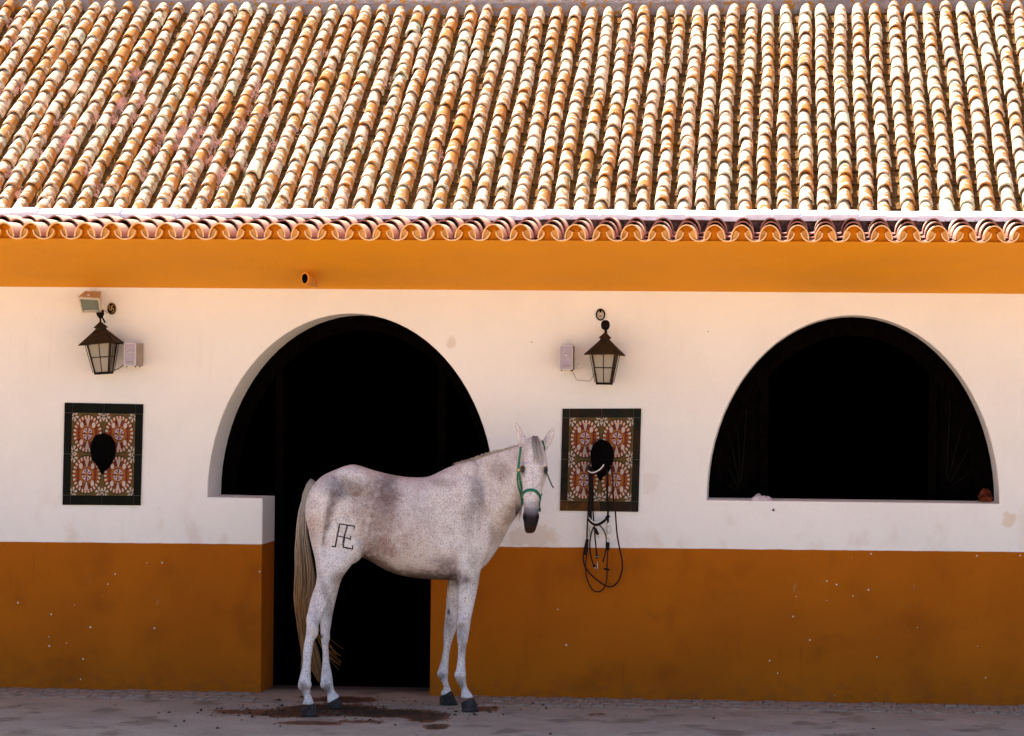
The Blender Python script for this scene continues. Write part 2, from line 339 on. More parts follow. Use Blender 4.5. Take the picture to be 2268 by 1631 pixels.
def azulejo():
    g = G('azulejo_print'); uv = g.n('ShaderNodeUVMap', uv_map='UVMap').outputs[0]
    u, v, _ = g.xyz(uv)
    X = g.m_('MULTIPLY_ADD', u, 2.0, -1.0); Y = g.m_('MULTIPLY_ADD', v, 2.0, -1.0)
    r = g.m_('SQRT', g.m_('ADD', g.m_('MULTIPLY', X, X), g.m_('MULTIPLY', Y, Y)))
    a = g.m_('ARCTAN2', Y, X); ax = g.m_('ABSOLUTE', X); ay = g.m_('ABSOLUTE', Y)
    def ring(lo, hi): return g.m_('MULTIPLY', g.m_('GREATER_THAN', r, lo), g.m_('LESS_THAN', r, hi))
    olive, green, white, red, orange, plum = (0.085, 0.052, 0.010), (0.008, 0.020, 0.009), (0.50, 0.41, 0.36), (0.13, 0.004, 0.002), (0.25, 0.050, 0.003), (0.10, 0.02, 0.05)
    c = g.mix(g.smooth(g.noise(uv, 9, 3), 0.4, 0.6), olive, (0.13, 0.06, 0.015))
    # corner rosettes
    cx = g.m_('SUBTRACT', 0.86, ax); cy = g.m_('SUBTRACT', 0.86, ay)
    rc = g.m_('SQRT', g.m_('ADD', g.m_('MULTIPLY', cx, cx), g.m_('MULTIPLY', cy, cy))); ac = g.m_('ARCTAN2', cy, cx)
    pet = g.m_('MULTIPLY', g.m_('LESS_THAN', rc, 0.27), g.m_('GREATER_THAN', g.m_('SINE', g.m_('MULTIPLY', ac, 6)), 0.0))
    c = g.mix(pet, c, white)
    c = g.mix(g.m_('LESS_THAN', rc, 0.06), c, green)
    c = g.mix(ring(0.90, 0.95), c, green)
    dash = g.m_('SINE', g.m_('MULTIPLY', a, 26))
    rg = g.mix(g.m_('GREATER_THAN', dash, 0.15), g.mix(g.m_('GREATER_THAN', g.m_('SINE', g.m_('MULTIPLY', a, 13)), -0.9), green, orange), white)
    c = g.mix(ring(0.73, 0.90), c, rg)
    c = g.mix(g.m_('LESS_THAN', r, 0.70), c, red)
    band = g.m_('MULTIPLY', g.m_('LESS_THAN', ay, 0.24), g.m_('LESS_THAN', r, 0.70))
    c = g.mix(band, c, orange)
    c = g.mix(g.m_('MULTIPLY', band, g.m_('LESS_THAN', g.m_('ABSOLUTE', g.m_('SUBTRACT', ax, 0.55)), 0.05)), c, red)
    c = g.mix(ring(0.36, 0.43), c, (0.30, 0.12, 0.02)); c = g.mix(g.m_('MULTIPLY', ring(0.44, 0.70), g.m_('GREATER_THAN', g.m_('SINE', g.m_('MULTIPLY', a, 22)), 0.55)), c, (0.16, 0.05, 0.02))
    # white darts above and below, white leaves on the diagonals
    dart = g.m_('MULTIPLY', g.m_('MULTIPLY', g.m_('GREATER_THAN', ay, 0.28), g.m_('LESS_THAN', r, 0.74)), g.m_('LESS_THAN', ax, g.m_('MULTIPLY_ADD', ay, 0.42, -0.10)))
    c = g.mix(dart, c, green)
    dart2 = g.m_('MULTIPLY', g.m_('MULTIPLY', g.m_('GREATER_THAN', ay, 0.32), g.m_('LESS_THAN', r, 0.76)), g.m_('LESS_THAN', ax, g.m_('MULTIPLY_ADD', ay, 0.34, -0.10)))
    c = g.mix(dart2, c, (0.44, 0.31, 0.27))
    lx = g.m_('SUBTRACT', ax, 0.38); ly = g.m_('SUBTRACT', ay, 0.42)
    leaf = g.m_('LESS_THAN', g.m_('ADD', g.m_('MULTIPLY', g.m_('MULTIPLY', lx, lx), 1.6), g.m_('MULTIPLY', ly, ly)), 0.020)
    c = g.mix(leaf, c, white)
    c = g.mix(g.m_('LESS_THAN', r, 0.30), c, (0.46, 0.36, 0.36))
    c = g.mix(g.m_('MULTIPLY', g.m_('LESS_THAN', r, 0.34), g.m_('LESS_THAN', g.m_('MINIMUM', ax, ay), 0.035)), c, red)
    c = g.mix(g.m_('MULTIPLY', ring(0.12, 0.26), g.m_('LESS_THAN', g.m_('SINE', g.m_('MULTIPLY', a, 8)), -0.35)), c, plum)
    c = g.mix(g.m_('LESS_THAN', r, 0.10), c, (0.28, 0.12, 0.02))
    return g.out(c, 0.5, 0.12)
M['azulejo'] = azulejo()
M['border_a'] = simple('black_green_glaze', (0.0015, 0.0025, 0.0015), 0.5, 0.08, 0, 0.6, 14)
def border_b():
    g = G('mottled_green_glaze'); n = g.noise(g.pos(), 9, 4); t = g.noise(g.scale(g.pos(), (1, 1, 0.5)), 30, 4)
    c = g.mix(g.smooth(n, 0.38, 0.58), (0.003, 0.005, 0.0025), (0.020, 0.009, 0.003)); c = g.mix(g.smooth(t, 0.5, 0.7, 0, 0.7), c, (0.008, 0.014, 0.007))
    return g.out(c, 0.5, 0.1)
M['border_b'] = border_b()
M['border_c'] = simple('amber_glaze', (0.060, 0.024, 0.004), 0.5, 0.1, 0, 0.6, 16)

# ---------------------------------------------------------------- ground
gv = [(-150, -150, 0), (150, -150, 0), (150, 0.56, 0), (-150, 0.56, 0)]
add('ground', gv, [(0, 1, 2, 3)], M['ground'], kind='structure')
# paving setts along the foot of the wall
pv = MB(); pv.box((0, -0.29, -0.035), (9.0, 0.57, 0.05)); pave = pv.add('pavement', M['ground'], kind='structure')
sett_meshes = []
for k in range(8):
    b = MB(); a = [0.0358 - random.uniform(0, .003) for _ in range(4)]; l = 0.088 - random.uniform(0, .006)
    top = [(-a[0], -l, .010), (a[1], -l, .010), (a[2], l, .010), (-a[3], l, .010)]
    mid = [(p[0] * 1.04, p[1] * 1.02, .004) for p in top]; low = [(p[0] * 1.04, p[1] * 1.02, -.02) for p in top]
    b.raw(top + mid + low, [(0, 1, 2, 3)] + [(i, (i + 1) % 4 + 0, (i + 1) % 4 + 4, i + 4)[::-1] for i in range(4)] + [(i + 4, (i + 1) % 4 + 4, (i + 1) % 4 + 8, i + 8)[::-1] for i in range(4)])
    sett_meshes.append(me('sett', b.v, b.f, M['sett']))
cnt = 0
for r_ in range(3):
    x = -3.6 + 0.037 * (r_ % 2)
    while x < 3.7 and cnt < 298:
        px = proj(V((x, -0.1 - .19 * r_, 0)))[0]
        if not (560 < px < 1010) and -30 < px < 2300:
            o = bpy.data.objects.new('sett', random.choice(sett_meshes)); link(o, pave)
            o.location = (x, -0.10 - 0.187 * r_, -0.0035 + random.uniform(-.0035, .0025)); o.rotation_euler = (random.gauss(0, .02), random.gauss(0, .02), random.gauss(0, .03)); cnt += 1
        x += 0.0765

# ---------------------------------------------------------------- building
B = thing('stable_building', 'long stable with ochre and white walls, two arched openings and a clay tiled roof', 'stable')
T = 0.50
def wpt(X, Y, d=0.0): return at(X, Y, d)
def arch_outline(cx, hw, top, base_l, base_r, n=40):
    pts = []
    for i in range(n + 1):
        t = math.pi * i / n
        base = base_l + (base_r - base_l) * (0.5 - 0.5 * math.cos(t))
        pts.append((cx - hw * math.cos(t), base - (base - top) * math.sin(t)))
    return pts
def prism(name, pts, y0, y1):
    n = len(pts); vs = [(x, y0, z) for x, z in pts] + [(x, y1, z) for x, z in pts]
    fs = [tuple(range(n)), tuple(range(2 * n - 1, n - 1, -1))] + [(i, i + n, (i + 1) % n + n, (i + 1) % n) for i in range(n)]
    m = me(name, vs, fs, M['wall']); bm = bmesh.new(); bm.from_mesh(m); bmesh.ops.recalc_face_normals(bm, faces=bm.faces); bm.to_mesh(m); bm.free()
    o = bpy.data.objects.new(name, m); COL.objects.link(o); return o
L_arch = [(wpt(x, y).x, wpt(x, y).z) for x, y in arch_outline(778, 318, 695, 1101, 1108)]
jl, jr = wpt(580, 1300).x, wpt(954, 1300).x
zl, zr = wpt(583, 1104).z, wpt(960, 1107).z
L_poly = L_arch + [(jr, zr), (jr, -0.2), (jl, -0.2), (jl, zl)]
R_arch = [(wpt(x, y).x, wpt(x, y).z) for x, y in arch_outline(1889, 324, 699, 1108, 1116)]
wb = MB(); wb.box((-2.2, T / 2, 1.39), (14.0, T, 2.82))
wall = wb.add('wall', M['wall'])
for nm, poly in (('cut_a', L_poly), ('cut_b', R_arch)):
    c = prism(nm, poly, -0.3, T + 0.3); md = wall.modifiers.new(nm, 'BOOLEAN'); md.operation = 'DIFFERENCE'; md.solver = 'EXACT'; md.object = c
dg = bpy.context.evaluated_depsgraph_get(); nm_ = bpy.data.meshes.new_from_object(wall.evaluated_get(dg))
wall.modifiers.clear(); wall.data = nm_; wall.parent = B
# soften the plaster arrises: bevel sharp edges of the openings a little
bm = bmesh.new(); bm.from_mesh(nm_)
es = [e for e in bm.edges if len(e.link_faces) == 2 and e.calc_face_angle(0) > 1.2 and abs(e.verts[0].co.x) < 4 and abs(e.verts[0].co.y) < .001 and abs(e.verts[1].co.y) < .001 and -.05 < min(v.co.z for v in e.verts) and max(v.co.z for v in e.verts) < 2.6]
bmesh.ops.bevel(bm, geom=es, offset=0.010, segments=2, affect='EDGES', profile=0.6)
bm.to_mesh(nm_); bm.free()
for nm in ('cut_a', 'cut_b'): bpy.data.objects.remove(bpy.data.objects[nm])

# room behind
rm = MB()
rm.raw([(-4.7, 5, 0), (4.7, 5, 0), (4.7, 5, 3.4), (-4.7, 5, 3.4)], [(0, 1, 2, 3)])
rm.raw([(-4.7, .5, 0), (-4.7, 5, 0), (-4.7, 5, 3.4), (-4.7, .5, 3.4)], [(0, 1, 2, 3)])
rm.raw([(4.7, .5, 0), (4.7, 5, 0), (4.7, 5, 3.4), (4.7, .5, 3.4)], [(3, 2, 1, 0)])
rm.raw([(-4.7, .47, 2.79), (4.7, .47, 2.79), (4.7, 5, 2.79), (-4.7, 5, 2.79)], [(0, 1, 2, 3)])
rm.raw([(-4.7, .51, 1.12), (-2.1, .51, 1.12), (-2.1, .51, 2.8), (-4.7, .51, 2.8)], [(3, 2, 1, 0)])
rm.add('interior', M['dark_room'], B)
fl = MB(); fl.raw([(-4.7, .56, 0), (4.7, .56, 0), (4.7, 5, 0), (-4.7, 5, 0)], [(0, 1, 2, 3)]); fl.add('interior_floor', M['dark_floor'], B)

# timber frames set in the arches
def arch_frame(poly, name, wid, y0, y1):
    cx = sum(p[0] for p in poly) / len(poly); zb = min(p[1] for p in poly)
    mb = MB(); n = len(poly)
    zt = max(p[1] for p in poly); hw = (max(p[0] for p in poly) - min(p[0] for p in poly)) / 2
    inner = [(cx + (x - cx) * (1 - wid / hw), zb + (z - zb) * (1 - wid / (zt - zb))) for x, z in poly]
    vs = [(x, y0, z) for x, z in poly] + [(x, y0, z) for x, z in inner] + [(x, y1, z) for x, z in inner]
    fs = [(i, i + 1, n + i + 1, n + i)[::-1] for i in range(n - 1)] + [(n + i, n + i + 1, 2 * n + i + 1, 2 * n + i)[::-1] for i in range(n - 1)]
    mb.raw(vs, fs); return mb.add(name, M['black_wood'], B), inner
fr1, in1 = arch_frame([(x * .9995, z) for x, z in L_arch], 'door_frame', 0.10, T + .012, T + .10)
fr2, in2 = arch_frame(R_arch, 'window_frame', 0.12, T + .012, T + .10)
for o_, xs, top in ((fr1, (622, 980), 800), (fr2, (1694, 2067), 790)):
    for X in xs:
        a = at(X, top, T + .06); zb = 0.02 if o_ is fr1 else at(1900, 1112, T + .06).z
        mb = MB(); mb.box((a.x, T + .06, (a.z + zb) / 2), (.055, .05, a.z - zb)); mb.add('post', M['black_wood'], o_)
# fan panels each side of the window: a board with spokes in relief
for hubx, huby, tips, ex in ((1640, 1090, ((1657, 862), (1633, 910), (1617, 965), (1606, 1024), (1600, 1068)), 'L'), (2095, 1085, ((2105, 880), (2135, 925), (2155, 978), (2170, 1032)), 'R')):
    x0, x1 = (at(1572, 1100, T + .07).x, at(1690, 1100, T + .07).x) if ex == 'L' else (at(2072, 1100, T + .07).x, at(2205, 1100, T + .07).x)
    sel = [(x, z) for x, z in in2 if x0 - .02 <= x <= x1 + .02]; zb = in2[0][1]
    pts = [(x, z) for x, z in sel]; pts = [(pts[0][0], zb)] + pts + [(pts[-1][0], zb)]
    n = len(pts)
    mb = MB(); mb.raw([(x, T + .075, z) for x, z in pts] + [(x, T + .10, z) for x, z in pts],
                      [tuple(range(n))[::-1], tuple(range(n, 2 * n))] + [(i, (i + 1) % n, (i + 1) % n + n, i + n) for i in range(n)])
    fan = mb.add('fan_panel', M['black_wood'], B)
    h = at(hubx, huby, T + .065)
    for tx, ty in tips:
        e = at(tx, ty, T + .065); d = (e - h); mb = MB(); mb.tube([h + d * .12, e], .0035, 5); mb.add('spoke', M['spoke'], fan)

# ochre cove under the eaves
YE = -1.20
sf = MB(); n = 10; xs = [-9.2 + 13.95 * i / 40 for i in range(41)]
def bandz(x):    # bottom edge follows the picture's line
    a, b = at(0, 635, -.004), at(2268, 651, -.004); return a.z + (b.z - a.z) * (x - a.x) / (b.x - a.x)
def eavez(x):
    a, b = at(0, 532, YE), at(2268, 541, YE); return a.z + (b.z - a.z) * (x - a.x) / (b.x - a.x)
prof = []
for i in range(n + 1):
    t = i / n; prof.append((YE + .04 + (-.004 - YE - .04) * t, t))
vs = []
for x in xs:
    zt, zb = eavez(x) + .012, bandz(x)
    vs.append((x, YE + .06, zt + .004))
    for y, t in prof: vs.append((x, y, zt + (zb - zt) * t))
    vs.append((x, .01, zb - .004))
k = n + 3
sf.raw(vs, [(i * k + j, i * k + j + 1, (i + 1) * k + j + 1, (i + 1) * k + j) for i in range(len(xs) - 1) for j in range(k - 1)])
sf.add('eave_cove', M['ochre'], B, smooth=False)
# clay drain spout
pc = at(675, 617, -.56); rot = Matrix.Rotation(math.radians(4), 3, 'X')
pipe = MB(); rr = .030
pipe.lathe(pc, [(.032, .03), (.032, 0), (.038, 0), (.039, .01), (.039, .5)], 20, 'Y', 0, 0.60)
pp = pipe.add('drain_spout', M['clay_pipe'], B, smooth=True)
pv_ = MB(); pv_.lathe(pc + V((0, .004, 0)), [(.0325, 0), (.0325, .01)], 20, 'Y', 0, .60); pv_.add('spout_mouth', M['void'], pp)  # black disc standing in for the unlit hollow of the pipe

# ---- clay tiles
def add_tone(m, tone):
    ca = m.color_attributes.new('tone', 'FLOAT_COLOR', 'POINT'); ca.data.foreach_set('color', [c for t in tone for c in (t[0], t[1], 0, 1)])
def barrel(a0, a1, h0, h1, L, th, n=7, flip=1, jit=0.0, end=1):
    """half barrel, front (y=0) half-width a0 height h0, back a1,h1; returns verts, faces; separate verts for the lip keep its arris sharp"""
    v = []; f = []
    def arc(a, h, y, j=0):
        r = []
        for i in range(n + 1):
            t = math.pi * i / n; k = 1 + (random.uniform(-j, j) if j else 0)
            r.append(V((-a * math.cos(t) * k, y + (random.uniform(-j, j) * .1 if j else 0), flip * h * math.sin(t) * k)))
        return r
    of = arc(a0, h0, 0, jit); ob = arc(a1, h1, L); inf = [p * 1 for p in arc(a0 - th, h0 - th, 0)]; inb = arc(a1 - th, h1 - th, L)
    for i in range(n + 1): inf[i].y = of[i].y
    v = of + ob + inf + inb + of + inf; k = n + 1
    def q(a, b, c, d): f.append((a, b, c, d) if flip > 0 else (d, c, b, a))
    for i in range(n):
        q(i, i + 1, k + i + 1, k + i)
        q(2 * k + i, 3 * k + i, 3 * k + i + 1, 2 * k + i + 1)
        q(4 * k + i, 5 * k + i, 5 * k + i + 1, 4 * k + i + 1)
    return [V(p) for p in v], f
ALPHA = math.atan(0.505)
RU = V((0, math.cos(ALPHA), math.sin(ALPHA))); RN = V((0, -math.sin(ALPHA), math.cos(ALPHA)))
Y0 = -0.03; z0 = at(1134, 471, Y0).z
def roofbase(x, s_):   # point on the roof plane, s_ metres up the slope; the old roof sags and waves
    a, b = at(0, 466, Y0), at(2268, 474, Y0)
    z = a.z + (b.z - a.z) * (x - a.x) / (b.x - a.x) - 0.062
    sag = -0.02 * math.sin((x + 4) * 0.8) * min(1, s_ / 2)
    return V((x, Y0, z + sag)) + RU * s_
PITCHX = 0.1313; EXPO = 0.213; LEN = 0.27; TW = []
cols = [(-4.30 + i * PITCHX) for i in range(-36, 68)]
def ridge_s(x):
    X = proj(V((x, 3.3, 4.8)))[0]; Yp = 12 if X < 0 else 12 + 13 * min(1, X / 700) if X < 1300 else 25 - 10 * min(1, (X - 1300) / 900)
    z_ = roofbase(x, 0)
    lo, hi = 2.0, 5.0
    for _ in range(25):
        mid = (lo + hi) / 2
        if proj(roofbase(x, mid))[1] > Yp + 12: lo = mid
        else: hi = mid
    return lo
slots = []
for ci, x in enumerate(cols):
    S_top = ridge_s(x); ph = random.uniform(-.05, .05); s_ = 0.015 + ph * .35; row = 0; wob = random.uniform(0, 6); sk = random.gauss(0, .004)
    sizecol = random.uniform(.96, 1.05)
    while s_ < S_top:
        xo = x + sk + 0.006 * math.sin(wob + s_ * 2.2) + random.gauss(0, .0022)
        slots.append((row, s_, xo, sizecol * random.uniform(.93, 1.06)))
        s_ += EXPO * random.uniform(.93, 1.07); row += 1
# roof deck / channel surface
deck = MB(); xs = [-9.2 + 13.95 * i / 60 for i in range(61)]  # left run beyond the view, lengthened to keep the yard shaded
ss = [-.02 + i * .35 for i in range(12)]
vs = []
for x in xs:
    for s_ in ss: vs.append(roofbase(x, min(s_, ridge_s(x) + .2)) - RN * .035)
k = len(ss); deck.raw(vs, [(i * k + j, (i + 1) * k + j, (i + 1) * k + j + 1, i * k + j + 1) for i in range(60) for j in range(k - 1)])
roof = deck.add('roof', M['pan'], B)
# channel (pan) tiles: joined, they show only as slivers
pm = MB(); tn = []
for x in [c + PITCHX / 2 for c in cols[:-1]]:
    s_ = -0.03 + random.uniform(0, .05); st = ridge_s(x)
    while s_ < st:
        v, f = barrel(.052, .050, .024, .020, .27, .010, 5, -1, .03)
        rb = roofbase(x + random.gauss(0, .003), s_); tilt = .018
        pm.raw([rb + V((p.x, 0, 0)) + RU * p.y + RN * (p.z - .004 + tilt - p.y * .06) for p in v], f); s_ += EXPO
pm.add('channel_tiles', M['pan'], roof, smooth=True, kind='stuff')
# debris clods lodged in the channels
db = MB()
for _ in range(4200):
    ci = random.randrange(len(cols) - 1); x = cols[ci] + PITCHX / 2 + random.gauss(0, .013); s_ = random.uniform(0, ridge_s(x))
    c = roofbase(x, s_) - RN * .008; r_ = random.uniform(.004, .014)
    m3 = Matrix.Rotation(random.uniform(0, 6), 3, 'Z') @ Matrix.Rotation(random.uniform(0, 6), 3, 'X')
    vs = [c + m3 @ V(p) * r_ * random.uniform(.6, 1.2) for p in ((1, 0, 0), (-1, 0, 0), (0, 1, 0), (0, -1, 0), (0, 0, 1), (0, 0, -1))]
    db.raw(vs, [(0, 2, 4), (2, 1, 4), (1, 3, 4), (3, 0, 4), (2, 0, 5), (1, 2, 5), (3, 1, 5), (0, 3, 5)])
db.add('channel_debris', M['pan'], roof, kind='stuff')
# cover tiles
variants = []
for k in range(28):
    v, f = barrel(.0485, .0400, .060, .049, LEN, .0115, 8, 1, .035)
    m = me('roof_tile', v, f, M['tile'], True); t = (random.random(), random.random() if random.random() > .15 else random.random() * .3)
    if k < 2: t = (.95, 1.5)
    add_tone(m, [t] * len(v)); variants.append(m)
rest = MB(); rt = []
def vis(sl):
    X = proj(roofbase(sl[2], sl[1]))[0]; return -20 < X < 2290
order = sorted(slots, key=lambda q: (not vis(q), q[1]))
indiv = set(id(q) for q in order[:298])
for q in slots:
    row, s_, x, sz = q; rb = roofbase(x, s_) + RN * .016
    tl = -0.046 + random.gauss(0, .008); yaw = random.gauss(0, .018); rl = random.gauss(0, .02)
    base = Matrix((V((1, 0, 0)), RU, RN)).transposed()
    rm_ = base @ Matrix.Rotation(yaw, 3, 'Z') @ Matrix.Rotation(tl, 3, 'X') @ Matrix.Rotation(rl, 3, 'Y')
    vi = random.randrange(2, 28) if random.random() > .018 else random.randrange(2)
    if vi < 2: sz *= 1.14
    if id(q) in indiv:
        o = bpy.data.objects.new('roof_tile', variants[vi]); link(o, roof); o.matrix_basis = Matrix.Translation(rb) @ rm_.to_4x4() @ Matrix.Diagonal((sz, 1, sz, 1))
    else:
        m = variants[vi]; t = (random.random(), random.random()) if vi > 1 else (.95, 1.5)
        rest.raw([rb + rm_ @ V((v.co.x * sz, v.co.y, v.co.z * sz)) for v in m.vertices], [tuple(p.vertices) for p in m.polygons]); rt += [t] * len(m.vertices)
o = rest.add('upper_roof_tiles', M['tile'], roof, smooth=True, kind='stuff'); add_tone(o.data, rt)
# ridge: a rounded mortar roll with a wall behind
rg = MB(); vs = []; pr = [(0, -.08), (.0, .05), (.02, .10), (.07, .16), (.15, .22), (.28, .26), (.45, .25), (.8, .1), (1.6, -.4)]
for x in xs:
    for a, (dy, dz) in enumerate(pr):
        p = roofbase(x, ridge_s(x)); j = mnoise.noise(V((x * 3, a, 0))) * .015
        vs.append(p + V((0, dy + .03 + j, dz + j)))
k = len(pr); rg.raw(vs, [(i * k + j, (i + 1) * k + j, (i + 1) * k + j + 1, i * k + j + 1) for i in range(60) for j in range(k - 1)])
rg.add('ridge', M['ridge'], B, smooth=True)

# ---- low eave: three courses of big tiles, mortar riser, limewashed bricks
EP = 0.1683; TB = 0.088
ev = MB()
vs = []
for x in (-9.2, 4.75):
    ze = eavez(x); rz = at(1134, 489, -.12).z + (ze - eavez(0)); 
    vs += [(x, YE + .24, ze - .004), (x, YE + .24, ze - .006), (x, -.121, ze - .012 + 1.02 * .088), (x, -.12, rz + .01), (x, .0, rz + .03)]
ev.raw(vs, [(0, 5, 6, 1)[::-1], (0, 2, 7, 5)[::-1], (2, 3, 8, 7)[::-1], (3, 4, 9, 8)[::-1]])
eave = ev.add('eave_bed', M['mortar'], B)
ec = []; ep_ = []; 
for k in range(8):
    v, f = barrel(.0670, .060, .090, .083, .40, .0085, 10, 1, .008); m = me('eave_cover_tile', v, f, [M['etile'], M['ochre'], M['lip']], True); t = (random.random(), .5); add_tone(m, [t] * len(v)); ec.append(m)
    v, f = barrel(.0690, .064, .058, .053, .40, .0085, 8, -1, .008); m2 = me('eave_channel_tile', v, f, [M['etile_shaded'], M['ochre'], M['lip']], True); add_tone(m2, [t] * len(v)); ep_.append(m2)
# painted mouths: front-course undersides carry the ochre paint, lips a bounce-lit tone
front_c = []; front_p = []
for src, dst in ((ec, front_c), (ep_, front_p)):
    for m in src:
        c = m.copy(); nseg = 10 if src is ec else 8
        for i, p in enumerate(c.polygons):
            kind_ = i % 3
            if src is ec and kind_ in (1, 2): p.material_index = 1 if kind_ == 1 else 2
            if src is not ec and kind_ in (0, 2): p.material_index = 1 if kind_ == 0 else 2
        dst.append(c)
x = -4.40; i = 0
while x < 4.3:
    X = proj(V((x, YE, 2.9)))[0]
    if -250 < X < 2450:
        for r_ in range(3):
            yy = YE + .33 * r_; ze = eavez(x)
            for pan in (0, 1):
                
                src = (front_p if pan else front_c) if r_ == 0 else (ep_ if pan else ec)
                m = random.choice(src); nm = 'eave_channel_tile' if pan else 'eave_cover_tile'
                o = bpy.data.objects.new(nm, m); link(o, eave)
                xo = x + (EP / 2 if pan else 0) + random.gauss(0, .0018)
                lift = .001
                zz = ze + (.062 if pan else .022) + TB * (yy - YE) + .010 * r_
                o.location = (xo, yy + random.gauss(0, .004) - (0 if not pan else .004), zz)
                o.rotation_euler = (TB - .035 + random.gauss(0, .006), random.gauss(0, .012), random.gauss(0, .012))
    x += EP; i += 1
# mortar plugs behind the tile mouths, painted ochre
pl = MB()
x = -4.40
while x < 4.3:
    ze = eavez(x)
    nk_ = [(.084 - .0685 * math.sqrt(max(0, 1 - ((.062 - h) / .058) ** 2)), h) for h in (.006, .009, .014, .022, .032, .045, .060)]
    rt_ = nk_ + [(.050, .066), (.046, .080), (.030, .098), (0, .104)]
    po = [(x + a_, YE + .085, ze + h) for a_, h in rt_] + [(x - a_, YE + .085, ze + h) for a_, h in rt_[-2::-1]]
    pq = MB(); pq.raw(po, [tuple(range(len(po)))])
    el = [(.0575 * math.cos(t_), .022 + .080 * math.sin(t_)) for t_ in (.75, .55, .35, .18, .02)]
    for sg_ in (1, -1):
        lp_ = [(x + sg_ * (a_ + .002), YE + .016, ze + h) for a_, h in nk_[2:]] + [(x + sg_ * .030, YE + .016, ze + .074)] + [(x + sg_ * a_, YE + .016, ze + h) for a_, h in el]
        pq.raw(lp_, [tuple(range(len(lp_)))], 1); q_ = [V(p) for p in lp_[:6]]
        pq.raw(q_ + [p + V((0, .068, 0)) for p in q_], [(i_, i_ + 1, i_ + 7, i_ + 6) for i_ in range(5)])
    pq.add('mouth_fill', [M['ochre'], M['mouth_clay']], eave)
    x += EP
lb = MB(); lbz = at(1134, 476, -.13).z
vsb = []
for x in (-9.2, 4.75):
    zb_ = at(proj(V((x, -.12, 3)))[0], 0, -.12); zc = lbz + (eavez(x) - eavez(0))
    vsb += [(x, -.1425, zc - .030), (x, -.139, zc - .003), (x, -.060, zc + .030), (x, -.012, zc + .037), (x, .030, zc - .02)]
lb.raw(vsb, [(i_, i_ + 5, i_ + 6, i_ + 1) for i_ in range(4)])
ledge = lb.add('ledge', M['limewash'], B)
x = -4.1
bw = .183
while x < 4.6:
    w_ = bw * random.uniform(.95, 1.05); zc = lbz + (eavez(x) - eavez(0)) + random.gauss(0, .0035)
    b = MB(); h1, h2 = -.030 + random.gauss(0, .003), random.gauss(0, .002); g1 = .006 + random.uniform(0, .004); sk = random.gauss(0, .004)
    f0 = [(x - w_ / 2 + .002, -.150, zc + h1), (x + w_ / 2 - .002, -.150 - sk, zc + h1 + random.gauss(0, .002)), (x + w_ / 2 - g1, -.146 - sk, zc + h2 + random.gauss(0, .002)), (x - w_ / 2 + g1, -.146, zc + h2)]
    b.hexa([V(p) for p in f0] + [V((p[0], -.055, p[2] + (.036 if i > 1 else .0))) for i, p in enumerate(f0)])
    b.add('ledge_brick', M['limewash'], ledge); x += bw
# whitewash mortar over the brick joints

# ---------------------------------------------------------------- things on the wall
def disp(sx, sy, k, ox, oy):            # crop position -> picture position
    return (ox + k * sx) / 1.806, (oy + k * sy) / 1.806

def tile_panel(corner, cols_t, rows_t, label, mats, group):
    TL, TR, BR, BL = [at(*c, -.001) for c in corner]
    root = thing('tile_panel', label, 'tile panel', ((BL + BR) / 2)[:], group)
    def P(u, v, y=0): 
        p = (TL * (1 - u) + TR * u) * (1 - v) + (BL * (1 - u) + BR * u) * v; return V((p.x, -y, p.z))
    bk = MB(); bk.hexa([P(0, 1, .005), P(1, 1, .005), P(1, 0, .005), P(0, 0, .005), P(0, 1, -.01), P(1, 1, -.01), P(1, 0, -.01), P(0, 0, -.01)])
    bk.add('grout_bed', M['grout'], root)
    gu, gv_ = .0032, .0022
    for r_ in range(4):
        for c in range(4):
            u0, u1, v0, v1 = cols_t[c] + gu, cols_t[c + 1] - gu, rows_t[r_] + gv_, rows_t[r_ + 1] - gv_
            inner = c in (1, 2) and r_ in (1, 2)
            if c == 0: u0 -= gu * 1.2
            if c == 3: u1 += gu * 1.2
            d = .011 + random.uniform(-.0006, .0006)
            if inner: u0 -= gu * .6; u1 += gu * .6; v0 -= gv_ * .6; v1 += gv_ * .6
            f = [P(u0, v1, d), P(u1, v1, d), P(u1, v0, d), P(u0, v0, d)]; b = [V((p.x, -.001, p.z)) for p in f]
            mt = M['azulejo'] if inner else mats[(r_, c)] if (r_, c) in mats else mats['d']
            mb = MB(); mb.hexa(f + b); o = mb.add('patterned_tile' if inner else 'border_tile', mt, root)
            if inner:
                uv = o.data.uv_layers.new(name='UVMap')
                cs = [(0, 0), (1, 0), (1, 1), (0, 1)]
                for lp in o.data.loops: uv.data[lp.index].uv = cs[lp.vertex_index % 4]
    return root, P
kz = .2882
c1 = [disp(a, b, kz, 240, 1580) for a, b in ((70, 108), (1158, 130), (1120, 1535), (38, 1528))]
pan1, P1 = tile_panel(c1, [0, .099, .502, .905, 1], [0, .099, .500, .903, 1], 'patterned tile panel with near-black border and an empty black rack, left of the doorway', {'d': M['border_a']}, 'tiled rack panels on the stable wall')
kz = .276
c2 = [disp(a, b, kz, 2240, 1620) for a, b in ((38, 55), (1178, 52), (1135, 1553), (0, 1535))]
pan2, P2 = tile_panel(c2, [0, .093, .500, .905, 1], [0, .090, .495, .900, 1], 'patterned tile panel with mottled green and brown border, behind the hanging bridle', {'d': M['border_b'], (3, 0): M['border_c'], (3, 1): M['border_c']}, 'tiled rack panels on the stable wall')

